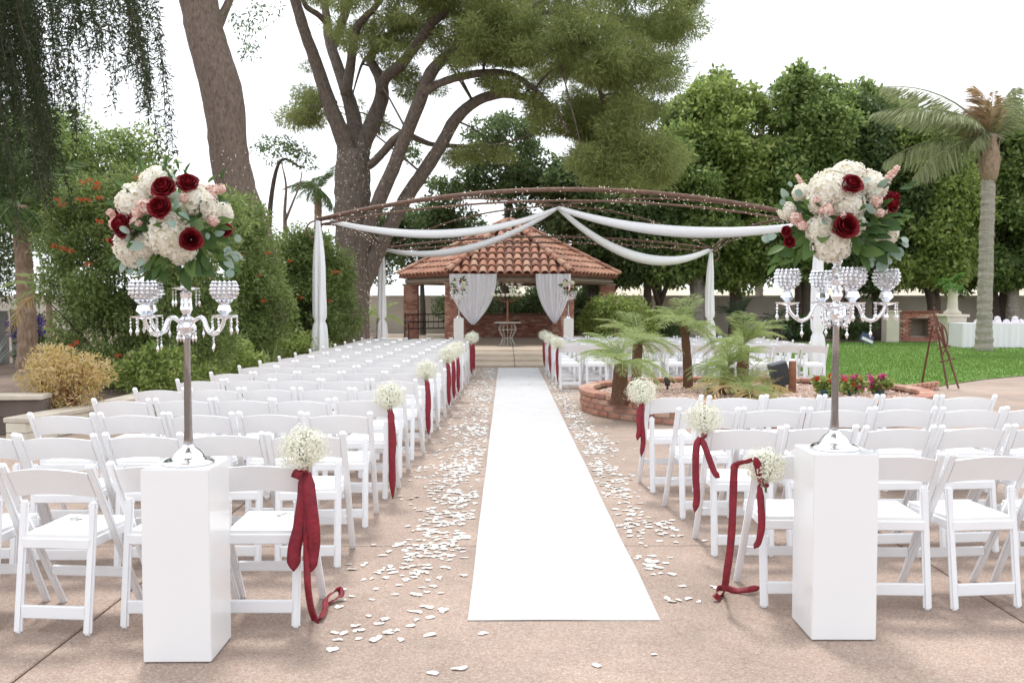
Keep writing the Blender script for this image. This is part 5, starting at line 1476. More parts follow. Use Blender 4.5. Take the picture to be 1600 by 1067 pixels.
def joined(parts, name, mats):
    """one mesh from (V, F(quads), material index)"""
    V, F, mi = [], [], []
    k = 0
    for v, f, m_ in parts:
        V.append(np.asarray(v)); F += [[int(i) + k for i in q] for q in f]; mi += [m_] * len(f); k += len(v)
    me = bpy.data.meshes.new(name); me.from_pydata(np.vstack(V).tolist(), [], F)
    for m_ in mats: me.materials.append(m_)
    me.polygons.foreach_set('material_index', mi); me.update(); return me
def ico_np(r, sub=2, squash=1.0):
    bm = bmesh.new(); bmesh.ops.create_icosphere(bm, subdivisions=sub, radius=r)
    V = np.array([v.co[:] for v in bm.verts]); V[:, 2] *= squash; F = [[v.index for v in f.verts] for f in bm.faces]; bm.free(); return V, F
HY = []
for s in range(3):
    V, F = flower_np(210, 0.058, 0.0125, 4, 0.05, s * 2.1, 0.85); iv, if_ = ico_np(0.052, 2, 0.85)
    HY.append(joined([(V, F, 0), (iv, if_, 1)], "hydrangea", [M['cream'], M['creamcore']]))
def rose_mesh(open_):
    """cupped petals in rings: tight and tall in the middle, lower and curling outward at the rim"""
    b = MB()
    a0 = 0.0
    for ring, (k, rb, rt, h, z0, w) in enumerate(((3, .006, .004, .040, 0, 75), (4, .011, .009, .040, -.001, 62), (5, .017, .0155, .037, -.004, 52), (5, .0235, .024, .031, -.008, 50), (6, .029, .033, .022, -.011, 44), (6, .032, .042, .011, -.014, 42))):
        for i in range(k):
            a0 += 2 * math.pi / k + (0.5 if i == 0 else 0) + random.uniform(-.12, .12)
            K, Q = 6, 7; base = len(b.v); ww = R(w * random.uniform(.9, 1.1)); hh = h * random.uniform(.94, 1.05)
            for q_ in range(K):
                v = q_ / (K - 1)
                rr = (rb * math.sin(min(1, v * 1.5) * math.pi / 2) + (rt - rb) * max(0, v - .5) * 2) * open_ + .002
                for q in range(Q):
                    u = 2 * q / (Q - 1) - 1
                    zz = z0 + (hh - z0) * v * (1 - .20 * u * u * v) - (.006 * max(0, v - .8) / .2 if ring > 2 else 0)
                    r2 = rr * (1 + .07 * u * (1 if i % 2 else -1)) + (.003 * max(0, v - .75) / .25 * abs(u))
                    b.v.append((r2 * math.cos(a0 + u * ww), r2 * math.sin(a0 + u * ww), zz + random.uniform(-.0005, .0005)))
            for q_ in range(K - 1):
                for q in range(Q - 1):
                    c = base + q_ * Q + q; b.f.append([c, c + 1, c + Q + 1, c + Q])
    b.m = [0] * len(b.f)
    return b.mesh("rose", M['rose'], smooth=True)
RO = [rose_mesh(1.0), rose_mesh(0.9)]
BL = []
for s in range(2):
    V, F = flower_np(46, 0.026, 0.014, 5, 0.35, s, 1.1, 0.2); BL.append(mesh_np("blush_bloom", V, F, M['blush']))
V1, F1 = [], []
for k in range(7):
    v, f = flower_np(9, 0.017 - 0.0014 * k, 0.019 - 0.001 * k, 5, 0.2, k); v[:, 2] += k * 0.019 - 0.04; v[:, 0] += 0.004 * math.sin(k * 2.1); F1.append(f + sum(len(q) for q in V1)); V1.append(v)
SPIKE = mesh_np("blush_spike", np.vstack(V1), np.vstack(F1), M['blush'])
def round_leaf(r, mat, name, asp=1.0, cup=0.15):
    b = MB(); n = 12
    b.v.append((0, r, 0))
    for i in range(n):
        a = 2 * math.pi * i / n - math.pi / 2
        x, y = math.cos(a) * r * asp, r + math.sin(a) * r
        b.v.append((x, y, cup * abs(x) * 1.2 - cup * 0.6 * (y / (2 * r)) ** 2 * r))
    for i in range(n): b.f.append([0, 1 + i, 1 + (i + 1) % n])
    b.m = [0] * n
    return b.mesh(name, mat, smooth=True)
def long_leaf(L, Wd, mat, name, bend=0.25):
    b = MB(); K = 7
    for k in range(K):
        v = k / (K - 1); w = Wd / 2 * math.sin(math.pi * (0.04 + 0.93 * v)) ** 0.8; z = -bend * L * v * v
        b.v += [(-w, L * v, z + 0.3 * w), (0, L * v, z), (w, L * v, z + 0.3 * w)]
    for k in range(K - 1):
        c = k * 3; b.f += [[c, c + 1, c + 4, c + 3], [c + 1, c + 2, c + 5, c + 4]]
    b.m = [0] * len(b.f)
    return b.mesh(name, mat, smooth=True)
EUC = [round_leaf(0.021, M['euc'], "eucalyptus_leaf", 0.9), round_leaf(0.017, M['euc'], "eucalyptus_leaf", 1.0), long_leaf(0.055, 0.032, M['euc'], "eucalyptus_leaf", .2)]
GRN = [long_leaf(0.11, 0.055, M['greens'], "green_leaf"), long_leaf(0.08, 0.028, M['greens'], "green_leaf"), long_leaf(0.06, 0.018, M['greens'], "green_leaf")]
frng = random.Random(3)
def out_rot(d, spin=None):
    q = Vector(d).to_track_quat('Z', 'Y'); return (q.to_matrix() @ Matrix.Rotation(frng.uniform(0, 6.28) if spin is None else spin, 3, 'Z')).to_euler()
def leaf_rot(d, flat=0.5):
    d = Vector(d).normalized(); z = Vector((frng.uniform(-.6, .6), -1.0, frng.uniform(-.1, .9))); z = (z - d * z.dot(d)).normalized(); x = d.cross(z)
    return Matrix((x, d, z)).transposed().to_euler()
def arrangement(label, c, Y, hyd, roses, blush, spikes, euc, greens, RAD=0.235):
    t = thing("flower_arrangement", label, "flowers", c, 0, "flower arrangements on candelabra")
    def off(px, py, depth):
        """a point on the front of the bouquet"""
        p = W(px, py, Y) - Vector(c); q = min(0.97, math.hypot(p.x, p.z) / RAD)
        return Vector((p.x, -depth * math.sqrt(1 - q * q) * RAD, p.z))
    ctr = Vector((0, 0.02, -0.06))
    for (px, py, r_) in hyd:
        p = off(px, py, 0.62); inst("hydrangea", HY[frng.randrange(3)], t, p, out_rot(p - ctr), r_ * Y / F_PX / 0.054)
    for (px, py, r_) in roses:
        p = off(px, py, 1.0); inst("rose", RO[frng.randrange(2)], t, p, out_rot((p - ctr).normalized() + Vector((0, -.55, .1))), r_ * Y / F_PX / 0.040)
    for (px, py, r_) in blush:
        p = off(px, py, 0.95); inst("blush_bloom", BL[frng.randrange(2)], t, p, out_rot(p - ctr), r_ * Y / F_PX / 0.037)
    for (px, py, r_) in spikes:
        p = off(px, py, 0.5); inst("blush_bloom", SPIKE, t, p, out_rot(Vector((p.x, p.y, abs(p.z) + .1))), r_ * Y / F_PX / 0.060)
    for (px, py, k) in euc:
        for j in range(max(1, int(k * .75))):
            p = off(px + frng.uniform(-9, 9), py + frng.uniform(-9, 9), 1.04); d = (p - ctr).normalized() + Vector((frng.uniform(-.7, .7), 0, frng.uniform(-.9, .5)))
            inst("eucalyptus_leaf", EUC[frng.randrange(3)], t, p, leaf_rot(d), frng.uniform(.8, 1.2))
    for (px, py, k, big) in greens:
        for j in range(max(2, int(k * .7))):
            p = off(px + frng.uniform(-14, 14), py + frng.uniform(-12, 12), 0.75); d = (p - ctr).normalized() + Vector((frng.uniform(-.5, .5), frng.uniform(-.3, .3), frng.uniform(-.4, .4)))
            inst("green_leaf", GRN[big if frng.random() < .6 else 1], t, p, leaf_rot(d), frng.uniform(.6, 1.0))
    # the far side of the bouquet
    for k in range(16):
        d = Vector((frng.uniform(-1, 1), frng.uniform(.25, 1), frng.uniform(-.5, .9))).normalized(); p = Vector((d.x * .19, d.y * .17, d.z * .15))
        m_, nm = ((HY[k % 3], "hydrangea"), (RO[0], "rose"), (BL[k % 2], "blush_bloom"), (HY[(k + 1) % 3], "hydrangea"))[k % 4]
        inst(nm, m_, t, p, out_rot(d), 0.85)
    for k in range(70):          # filling of green leaves inside
        d = Vector((frng.uniform(-1, 1), frng.uniform(-.8, 1), frng.uniform(-1, .8))).normalized(); p = Vector((d.x * .15, d.y * .12, d.z * .11 - 0.02))
        inst("green_leaf", GRN[frng.randrange(3)], t, p, leaf_rot(d + Vector((frng.uniform(-.4, .4),) * 3)), frng.uniform(.8, 1.3))
    b = MB(); b.lathe([(0.02, -0.17), (0.045, -0.14), (0.085, -0.09), (0.10, -0.02), (0.07, 0.05), (0.01, 0.08)], 14); b.build("foam_holder", M['stem'], t, smooth=True)
    return t
Yl, Yr = PL[1], PR[1]
cl = W(281, 345, Yl)
arrangement("cream, burgundy and blush flower arrangement on the left candelabrum", cl, Yl,
    [(227, 320, 27), (214, 387, 27), (240, 388, 18), (280, 370, 30), (299, 392, 21), (262, 292, 25), (325, 318, 24), (338, 330, 17)],
    [(284, 303, 18), (282, 333, 16), (217, 357, 18), (322, 379, 17), (314, 294, 15), (189, 378, 9), (361, 361, 10), (203, 336, 8)],
    [(192, 351, 15), (258, 331, 14), (343, 303, 13), (349, 350, 11), (242, 354, 11), (182, 335, 8), (245, 340, 10), (312, 318, 9), (352, 298, 9)], [(236, 276, 9)],
    [(233, 373, 3), (246, 390, 3), (347, 374, 3), (350, 395, 3), (365, 400, 4), (368, 420, 2), (310, 326, 3), (302, 347, 2), (214, 415, 3), (240, 410, 3), (298, 291, 2), (330, 355, 2), (372, 380, 2)],
    [(300, 280, 9, 2), (280, 277, 5, 2), (240, 272, 4, 1), (345, 288, 4, 2), (255, 412, 9, 0), (285, 410, 5, 0), (320, 410, 9, 0), (345, 405, 7, 1), (260, 300, 5, 2), (320, 335, 6, 1), (360, 420, 5, 2), (200, 400, 5, 1), (300, 355, 6, 1), (340, 360, 5, 1), (235, 335, 4, 2), (210, 310, 3, 1)])
cr = W(1306, 340, Yr)
arrangement("cream, burgundy and blush flower arrangement on the right candelabrum", cr, Yr,
    [(1283, 300, 28), (1313, 281, 24), (1268, 317, 20), (1299, 300, 18), (1345, 296, 24), (1308, 326, 22), (1268, 362, 20), (1284, 384, 26), (1300, 392, 14), (1378, 364, 19), (1226, 331, 13), (1244, 303, 12)],
    [(1305, 297, 15), (1293, 360, 19), (1377, 316, 16), (1374, 325, 13), (1223, 363, 9), (1228, 379, 9)],
    [(1268, 335, 13), (1233, 345, 12), (1240, 356, 10), (1342, 322, 11), (1257, 320, 8), (1348, 340, 9), (1335, 276, 7), (1290, 345, 8)], [(1380, 284, 20), (1249, 290, 12), (1388, 330, 9)],
    [(1345, 304, 3), (1311, 315, 2), (1328, 343, 3), (1272, 350, 3), (1204, 374, 4), (1225, 315, 3), (1240, 310, 2), (1380, 395, 4), (1370, 405, 4), (1392, 385, 3), (1352, 398, 4), (1325, 300, 2), (1405, 375, 3), (1235, 300, 2)],
    [(1340, 360, 12, 0), (1355, 350, 9, 1), (1330, 375, 9, 1), (1340, 390, 9, 0), (1365, 345, 7, 2), (1300, 345, 4, 1), (1260, 335, 4, 1), (1400, 340, 6, 2), (1400, 300, 4, 1), (1240, 325, 5, 1), (1230, 395, 9, 0), (1220, 405, 6, 1), (1375, 385, 7, 1), (1350, 315, 5, 1), (1325, 282, 4, 2)])
def far_flowers(name, label, c, r_, cat="flowers"):
    t = thing(name, label, cat, c)
    for k in range(22):
        d = Vector((frng.uniform(-1, 1), frng.uniform(-1, 1), frng.uniform(-.8, 1))).normalized(); p = d * r_ * .75
        m_, nm = ((HY[k % 3], "hydrangea"), (RO[0], "rose"), (BL[k % 2], "blush_bloom"))[k % 3]
        inst(nm, m_, t, p, out_rot(d), 1.0)
    for k in range(40):
        d = Vector((frng.uniform(-1, 1), frng.uniform(-1, 1), frng.uniform(-1, .8))).normalized(); inst("green_leaf", GRN[k % 3], t, d * r_ * .8, leaf_rot(d), 1.2)
far_flowers("flower_arrangement", "small far bouquet of cream and dark blooms by the left gazebo curtain", (pA.x, 28.0, 2.02), 0.26)
far_flowers("flower_arrangement", "small far bouquet of cream and dark blooms by the right gazebo curtain", (pB.x, 28.0, 2.02), 0.24)
p = W(797, 441, 29.4)
t = thing("flower_chandelier", "hanging cluster of cream flowers under the front eave of the gazebo", "flowers", p)
for k in range(34):
    q = Vector((frng.uniform(-.46, .46), frng.uniform(-.18, .18), frng.uniform(-.14, .12)))
    inst("hydrangea" if k % 3 else "blush_bloom", HY[k % 3] if k % 3 else BL[0], t, q, out_rot(q), frng.uniform(.6, 1.0))
for k in range(30):
    q = Vector((frng.uniform(-.45, .45), frng.uniform(-.18, .18), frng.uniform(-.16, .12))); inst("green_leaf", GRN[k % 3], t, q, leaf_rot(q), 1.0)
b = MB(); b.tube([(0, 0, 0.05), (0, 0, 0.42)], 0.012, 6); b.build("hanger", M['iron'], t)

# ------------------------------------------------------------------ baby's breath bouquets with burgundy ribbon on aisle chairs
V, F = flower_np(2300, 0.105, 0.0062, 4, 0.0, 1.0, 0.95, 0.2)
V *= np.repeat(1 + np.clip(rng.normal(0, .06, 2300), -.15, .15), 1)[np.tile(np.arange(2300), 4)].repeat(4)[:, None]
C0 = V.reshape(-1, 4, 3); cen = C0.mean(1, keepdims=True)
sh = (1 - 0.50 * rng.random(2300) ** 1.8); sh = np.tile(sh, 4)[:, None, None]
V = (C0 + cen * (sh - 1) * 1.0).reshape(-1, 3)
neck = np.clip((V[:, 2] + 0.13) / 0.08, 0.5, 1.0); V[:, 0] *= neck; V[:, 1] *= neck
GYP = mesh_np("blossom", V, F, M['gyp'])
b = MB()
for i in range(34):
    a, ph = frng.uniform(0, 6.28), frng.uniform(0.0, 1.25)
    e = Vector((math.sin(ph) * math.cos(a), math.sin(ph) * math.sin(a), math.cos(ph))) * frng.uniform(.06, .092)
    b.tube([(0.004 * math.cos(a), 0.004 * math.sin(a), -0.14), (0.006 * math.cos(a), 0.006 * math.sin(a), -0.09), e * .5 + Vector((0, 0, -.035)), e], [0.0016, .0016, .0013, .0009], 4)
GSTEM = b.mesh("stem", M['stem'])
def ribbon(path, w, name="ribbon_tail", sidev=(1, 0, 0), twist=0.0, taper=True):
    P = spline(path, 7); n = len(P); b = MB(); sv = Vector(sidev)
    for i, p in enumerate(P):
        t = Vector(P[min(i + 1, n - 1)] - P[max(0, i - 1)]).normalized()
        s = (sv - t * sv.dot(t)); s = s.normalized() if s.length > .05 else Vector((0, 1, 0))
        s = Matrix.Rotation(twist * math.sin(i / n * 5), 3, t) @ s
        ww = w / 2 * (0.55 + 0.45 * min(1, i / 4)) if taper else w / 2
        if taper and i > n - 5: ww *= (1.0, 0.80, 0.52, 0.10)[i - n + 4]
        nn = t.cross(s)
        for u in (-1, -.33, .33, 1): b.v.append(tuple(Vector(p) + s * ww * u + nn * 0.004 * (math.cos(u * 3) + .5 * math.sin(i * .8 + u * 2))))
    for i in range(n - 1):
        for u in range(3): b.f.append([i * 4 + u, i * 4 + u + 1, i * 4 + u + 5, i * 4 + u + 4])
    b.m = [0] * len(b.f)
    return b.mesh(name, M['ribbon'], smooth=True)
b = MB()
for a in range(3): b.tube([Vector((0.013 * math.cos(t), 0.013 * math.sin(t), -0.102 + 0.008 * a + 0.003 * math.sin(t + a))) for t in np.linspace(0, 6.28, 14)], 0.0055, 6, cap=False)
b.octa((0.0, -0.017, -0.095), 0.012)
KNOT = b.mesh("knot", M['ribbon'], smooth=True)
def bouquet(label, px, py, Y, tails, loops=True, sc=1.0, tilt=(0, 0)):
    c = W(px, py, Y)
    t = thing("aisle_bouquet", label, "bouquet", c, 0, "baby's breath bouquets on aisle chairs")
    g = inst("blossom", GYP, t, (0, 0, 0), (tilt[0], tilt[1], frng.uniform(0, 6.28)), sc); g['kind'] = 'stuff'
    tag(inst("stem", GSTEM, t, (0, 0, 0), (tilt[0], tilt[1], 0), sc), kind='stuff')
    inst("knot", KNOT, t, (0, 0, 0), (tilt[0], tilt[1], 0), sc)
    for (path, w, tw) in tails:
        o = inst("ribbon_tail", ribbon([(W(x, y, Y + d) - c) if y is not None else x for (x, y, d) in path], w, twist=tw), t)
        sm = o.modifiers.new("thick", 'SOLIDIFY'); sm.thickness = 0.0012
    return t
def floor_pt(px, py, z=0.006):      # a ribbon point lying on the ground
    return G(px, py, z)
Y1 = 4.17
c1 = W(474, 702, Y1)
def mixed(path, Y): return path
bq = bouquet("baby's breath bouquet whose wide burgundy ribbon trails onto the patio, nearest left row", 474, 702, Y1, [
    ([(477, 738, -.02), (474, 770, -.03), (468, 820, -.02), (460, 858, -.02), (459, 892, -.02)], 0.062, 0.25),
    ([(480, 738, -.02), (484, 775, -.04), (490, 830, -.04), (489, 862, -.03), (484, 894, -.03)], 0.058, -0.25),
    ([(478, 738, -.02), (470, 737, -.05), (461, 746, -.05), (466, 736, -.04), (480, 738, -.03)], 0.035, 0.3)], sc=1.04, tilt=(R(12), 0))
fl = [W(479, 742, Y1 - .02) - c1, W(480, 800, Y1 - .03) - c1, W(479, 870, Y1 - .03) - c1, W(482, 925, Y1 - .06) - c1] + [floor_pt(x, y, z) - c1 for x, y, z in ((490, 963, .02), (499, 968, .012), (508, 952, .014), (509, 938, .03), (520, 925, .05), (531, 920, .05), (533, 929, .03), (522, 937, .014), (511, 943, .010))]
o = inst("ribbon_tail", ribbon(fl, 0.030, sidev=(.8, .5, .5), twist=.3), bq); sm = o.modifiers.new("thick", 'SOLIDIFY'); sm.thickness = 0.0012
Yr1 = 4.36
cR = W(1195, 729, Yr1)
bq = bouquet("baby's breath bouquet with ribbon looping to the patio, nearest right row", 1195, 729, Yr1, [
    ([(1187, 757, -.02), (1189, 790, -.03), (1190, 822, -.03), (1186, 845, -.02), (1179, 857, -.02)], 0.034, 0.35),
    ([(1190, 760, -.03), (1182, 722, -.09), (1166, 722, -.08), (1150, 727, -.06), (1147, 740, -.06), (1145, 800, -.05), (1142, 850, -.04), (1136, 895, -.03), (1132, 924, .02)], 0.036, 0.05)], sc=0.94, tilt=(R(10), R(-6)))
fl = [W(1133, 900, Yr1) - cR] + [floor_pt(x, y, z) - cR for x, y, z in ((1131, 926, .02), (1124, 935, .012), (1118, 930, .03), (1122, 920, .05), (1133, 918, .03), (1150, 922, .014), (1170, 920, .03), (1188, 917, .03))]
o = inst("ribbon_tail", ribbon(fl, 0.034, sidev=(.3, .5, .8), twist=.35), bq); sm = o.modifiers.new("thick", 'SOLIDIFY'); sm.thickness = 0.0012
Y2 = 5.33
bouquet("baby's breath bouquet with two spread burgundy tails, second right row", 1100, 655, Y2, [
    ([(1093, 683, -.02), (1088, 700, -.04), (1087, 740, -.04), (1089, 775, -.03), (1086, 800, -.03)], 0.040, 0.1),
    ([(1096, 683, -.02), (1102, 700, -.05), (1110, 722, -.06), (1117, 738, -.06), (1125, 746, -.05)], 0.036, 0.5)], sc=1.0)
Y4 = 7.05
bouquet("baby's breath bouquet with short forked ribbon, farthest row before the planter", 1003, 612, Y4, [
    ([(1001, 632, -.02), (998, 650, -.04), (999, 672, -.04), (996, 688, -.03)], 0.040, 0.3),
    ([(1003, 632, -.02), (1003, 660, -.04), (1005, 690, -.03), (1002, 714, -.03)], 0.038, 0.4)], sc=1.1)
for (r_, dpx, lab) in ((4, 0, "baby's breath bouquet with long straight ribbon, fourth left row"), (7, 0, "baby's breath bouquet with straight ribbon, seventh left row"), (10, 0, "baby's breath bouquet with slanting ribbon, tenth left row"), (11, 8, "baby's breath bouquet tucked behind another, eleventh left row"), (12, 0, "baby's breath bouquet on the twelfth left row"), (16, 0, "far bouquet on the sixteenth left row"), (17, 0, "farthest bouquet at the left end of the aisle")):
    x, y, rz = SEAT_AT['L', r_, 1]
    p = Vector((x + 0.215, y - 0.06, 0.80)); q = cam.matrix_world  # hung on the aisle side of the backrest
    d = _RM.transposed() @ (p - Vector((0, 0, CAM_H))); px, py = 800 + F_PX * d.x / -d.z, 533.5 - F_PX * d.y / -d.z
    k = F_PX / y
    bouquet(lab, px, py, y - 0.06, [([(px + .004 * k, py + .095 * k, -.02), (px + .012 * k, py + .20 * k, -.05), (px + .016 * k, py + .45 * k, -.04), (px + .024 * k, py + (.78 if r_ == 4 else .68) * k, -.03)], 0.052, 0.12),
                              ([(px, py + .095 * k, -.02), (px + .03 * k, py + .25 * k, -.04), (px + .035 * k, py + .5 * k, -.03)], 0.030, 0.3)], sc=1.12 if r_ < 10 else 1.2)
for (r_, lab) in ((1, "bouquet on the first right row beyond the planter"), (3, "bouquet on the third right row beyond the planter"), (5, "farthest bouquet at the right end of the aisle")):
    x, y, rz = SEAT_AT['F', r_, 1]
    p = Vector((x - 0.225, y - 0.06, 0.80)); d = _RM.transposed() @ (p - Vector((0, 0, CAM_H))); px, py = 800 + F_PX * d.x / -d.z, 533.5 - F_PX * d.y / -d.z; k = F_PX / y
    bouquet("baby's breath " + lab, px, py, y - 0.06, [([(px, py + .095 * k, -.02), (px - .01 * k, py + .25 * k, -.05), (px + .006 * k, py + .68 * k, -.03)], 0.05, 0.15)], sc=1.15)

# ------------------------------------------------------------------ small round wire table and its centrepiece in the gazebo
p = G(793, 545, 0.12)
ty = 28.2; tx = W(793, 530, ty).x
t = thing("wire_table", "small round wire garden table in the middle of the gazebo opening", "table", (tx, ty, 0.15))
b = MB(); b.lathe([(0.01, 0.70), (0.42, 0.70), (0.43, 0.712), (0.42, 0.725), (0.01, 0.725)], 28); b.build("table_top", M['verdigris'], t)
for i in range(12):
    a = 2 * math.pi * i / 12
    b = MB(); b.tube([Vector((r_ * math.cos(a), r_ * math.sin(a), z)) for r_, z in spline([(0.26, 0.0), (0.20, 0.10), (0.15, 0.24), (0.24, 0.42), (0.27, 0.52), (0.22, 0.66), (0.16, 0.70)], 4)], 0.011, 5); b.build("leg", M['verdigris'], t)
for z, r_ in ((0.24, 0.155), (0.5, 0.27)):
    b = MB(); b.tube([(r_ * math.cos(q), r_ * math.sin(q), z) for q in np.linspace(0, 6.283, 25)], 0.011, 5, cap=False); b.build("hoop", M['verdigris'], t)
t = thing("candle_stand", "slender brown stand with a spray of white flowers on the wire table", "candle stand", (tx, ty, 0.877))
b = MB(); b.lathe([(0.01, 0), (0.10, 0), (0.10, 0.02), (0.03, 0.05), (0.025, 0.45), (0.035, 0.60), (0.01, 0.70)], 12); b.build("stand", M['wood'], t, smooth=True)
for i in range(7):
    a = i * 0.9; x = -0.42 + i * 0.14
    b = MB(); b.tube(spline([(0, 0, 0.62), (x * .6, 0, 0.66), (x, 0.05 * math.sin(a), 0.80)]), 0.008, 5); b.build("arm", M['wood'], t)
    inst("hydrangea", HY[i % 3], t, (x, 0.05 * math.sin(a), 0.84), (0, 0, a), 0.95)

# ------------------------------------------------------------------ planter fittings, pots, easel
c = W(1218, 578, 13.0)
t = thing("garden_speaker", "dark grey tilted outdoor speaker in the planter beside the wooden post", "speaker", (c.x, 13.0, 0.22))
b = MB(); b.box((0, 0, 0.26), (0.24, 0.20, 0.34), Matrix.Rotation(R(-16), 3, 'Y')); b.build("cabinet", M['slate'], t, bevel=0.012)
b = MB(); b.box((0, -0.108, 0.26), (0.20, 0.012, 0.30), Matrix.Rotation(R(-16), 3, 'Y')); b.build("grille", M['blackplastic'], t, bevel=0.003)
b = MB(); b.box((0, 0, 0.045), (0.16, 0.14, 0.09)); b.build("bracket", M['iron'], t, bevel=0.005)
c = W(1238, 590, 12.9)
t = thing("wooden_post", "short round reddish wooden post standing in the planter", "post", (c.x, 12.9, 0.2))
b = MB(); b.tube([(0, 0, 0), (0.003, 0, 0.25), (0.0, 0, 0.47)], [0.056, 0.054, 0.052], 14, jit=.02); b.build("post_shaft", M['wood'], t)
def spot(label, px, Y, h, col_):
    c = W(px, 600, Y); t = thing("spot_light", label, "garden light", (c.x, Y, 0.2), 0, "garden lights in the planter")
    b = MB(); b.tube([(0, 0, 0), (0, 0, h * .6)], 0.015, 6); b.build("stake", col_, t)
    b = MB(); b.lathe([(0.005, 0), (0.04, 0.0), (0.045, 0.10), (0.05, 0.11), (0.03, 0.112)], 12, (0, 0, h * .5), Matrix.Rotation(R(-25), 3, 'X')); b.build("lamp_head", col_, t)
spot("slim dark garden spotlight near the middle of the planter", 1043, 13.2, 0.20, M['iron'])
spot("squat dark green garden light in the gravel near the front right chairs", 1110, 12.2, 0.07, M['blackplastic'])
def flower_pot(label, px, Y, mats, z=0.0, s=1.0):
    c = W(px, 600, Y); t = thing("flower_pot", label, "flower pot", (c.x, Y, z), 0, "glazed pots of flowers")
    b = MB(); b.lathe([(0.01, 0), (0.10 * s, 0), (0.15 * s, 0.14 * s), (0.165 * s, 0.26 * s), (0.18 * s, 0.27 * s), (0.18 * s, 0.30 * s), (0.15 * s, 0.30 * s), (0.14 * s, 0.25 * s), (0.01, 0.25 * s)], 22); b.build("pot", M['tealpot'], t, smooth=True)
    o = Vector(t.location)
    C = np.array([[o.x + random.uniform(-.2, .2) * s, Y + random.uniform(-.2, .2) * s, z + (0.30 + random.uniform(0, .22)) * s] for _ in range(26)])
    V, F = clump_leaves(C, np.full(26, 0.08 * s), 30, 0.06, 0.045, droop=.2, out=1.0); crown_part(t, "foliage", V, F, M['ficus_l'])
    for m_ in mats:
        C = np.array([[o.x + random.uniform(-.24, .24) * s, Y + random.uniform(-.24, .05) * s, z + (0.36 + random.uniform(-.06, .26)) * s] for _ in range(9)])
        V, F = clump_leaves(C, np.full(9, 0.04 * s), 26, 0.032, 0.028); crown_part(t, "blossom", V, F, M[m_])['kind'] = 'stuff'
flower_pot("teal glazed pot with bright leaves and a red flower right of the wooden post", 1290, 12.3, ['redflower'], 0.15, 0.58)
flower_pot("teal pot with orange and pink blooms behind the right candelabrum pole", 1328, 12.6, ['orange', 'magenta'], 0.13, 0.58)
flower_pot("pot overflowing with magenta flowers nearest the easel", 1372, 12.7, ['magenta', 'magenta'], 0.15, 0.55)
q = G(1470, 606)
ez = thing("display_easel", "tall dark red wooden display easel standing on the lawn's edge", "easel", (q.x, q.y, 0.012))
def zx(px, py, Y): p = W(px, py, Y); return Vector((p.x - q.x, Y - q.y, p.z - 0.012))
Ye = q.y
for (a, c_, nm, Yo) in (((1459, 486), (1481, 607), "leg", -.25), ((1462, 492), (1498, 606), "leg", -.2), ((1457, 508), (1440, 602), "leg", .35)):
    top_ = zx(*a, Ye); bt = zx(*c_, Ye + Yo); bt.z = 0
    b = MB(); b.bar(bt, top_, 0.028, 0.024); b.build(nm, M['mahogany'], ez, bevel=0.003)
for (a, c_) in (((1458, 520), (1476, 512)), ((1464, 545), (1485, 540)), ((1468, 566), (1492, 560))):
    b = MB(); b.bar(zx(*a, Ye - .12), zx(*c_, Ye - .12), 0.024, 0.018, side=(0, 0, 1)); b.build("cross_bar", M['mahogany'], ez, bevel=0.003)
b = MB(); b.bar(zx(1462, 512, Ye - .16), zx(1484, 558, Ye - .2), 0.03, 0.02); b.build("rail", M['mahogany'], ez, bevel=0.003)
b = MB(); b.bar(zx(1471, 508, Ye - .16), zx(1479, 550, Ye - .2), 0.028, 0.02); b.build("rail", M['mahogany'], ez, bevel=0.003)
b = MB()
arc = [zx(x, y, Ye - .22) for x, y in ((1468, 504), (1476, 512), (1480, 526), (1479, 541), (1472, 556))]
b.tube([Vector(v) for v in spline(arc, 4)], 0.012, 6); b.build("curved_brace", M['mahogany'], ez)
b = MB(); b.octa(zx(1459, 482, Ye), 0.022, 0.035); b.build("finial", M['mahogany'], ez)

# ------------------------------------------------------------------ far right: plinth column, fireplace, table, sign
q = G(1487, 541)
t = thing("plinth_column", "cream stone column on a square plinth topped by a fern on the right", "column", (q.x, q.y, 0))
b = MB(); b.box((0, 0, 0.5), (0.66, 0.66, 1.0)); b.build("plinth", M['pale'], t, bevel=0.015)
b = MB(); b.box((0, 0, 1.04), (0.80, 0.80, 0.09)); b.build("plinth_cap", M['pale'], t, bevel=0.02)
b = MB(); b.lathe([(0.28, 1.08), (0.28, 1.16), (0.19, 1.22), (0.17, 1.3), (0.145, 1.9), (0.20, 1.95), (0.22, 2.02), (0.05, 2.04)], 20); b.build("shaft", M['pale'], t, smooth=True)
t2 = thing("fern", "round bright green fern on top of the cream stone column", "plant", (q.x, q.y, 2.03))
for i in range(34):
    a = i * 2.4; inst("frond", fr_fern, t2, (0, 0, 0.05), (Matrix.Rotation(a, 3, 'Z') @ Matrix.Rotation(-R(75 - (i * 37) % 95), 3, 'Y')).to_euler(), random.uniform(.75, 1.05)) if i else None
q = G(1386, 534)
t = thing("cream_pillar", "short cream stucco pillar at the left end of the brick fireplace", "pillar", (q.x, 33.9, 0))
b = MB(); b.box((0, 0, 0.56), (0.48, 0.48, 1.12)); b.build("pillar_shaft", M['pale'], t, bevel=0.015)
b = MB(); b.box((0, 0, 1.15), (0.58, 0.58, 0.07)); b.build("pillar_cap", M['cap'], t, bevel=0.015)
q = W(1428, 510, 35.0)
t = thing("brick_fireplace", "low brick outdoor fireplace with dark opening beside the cream pillar", "fireplace", (q.x, 35.0, 0))
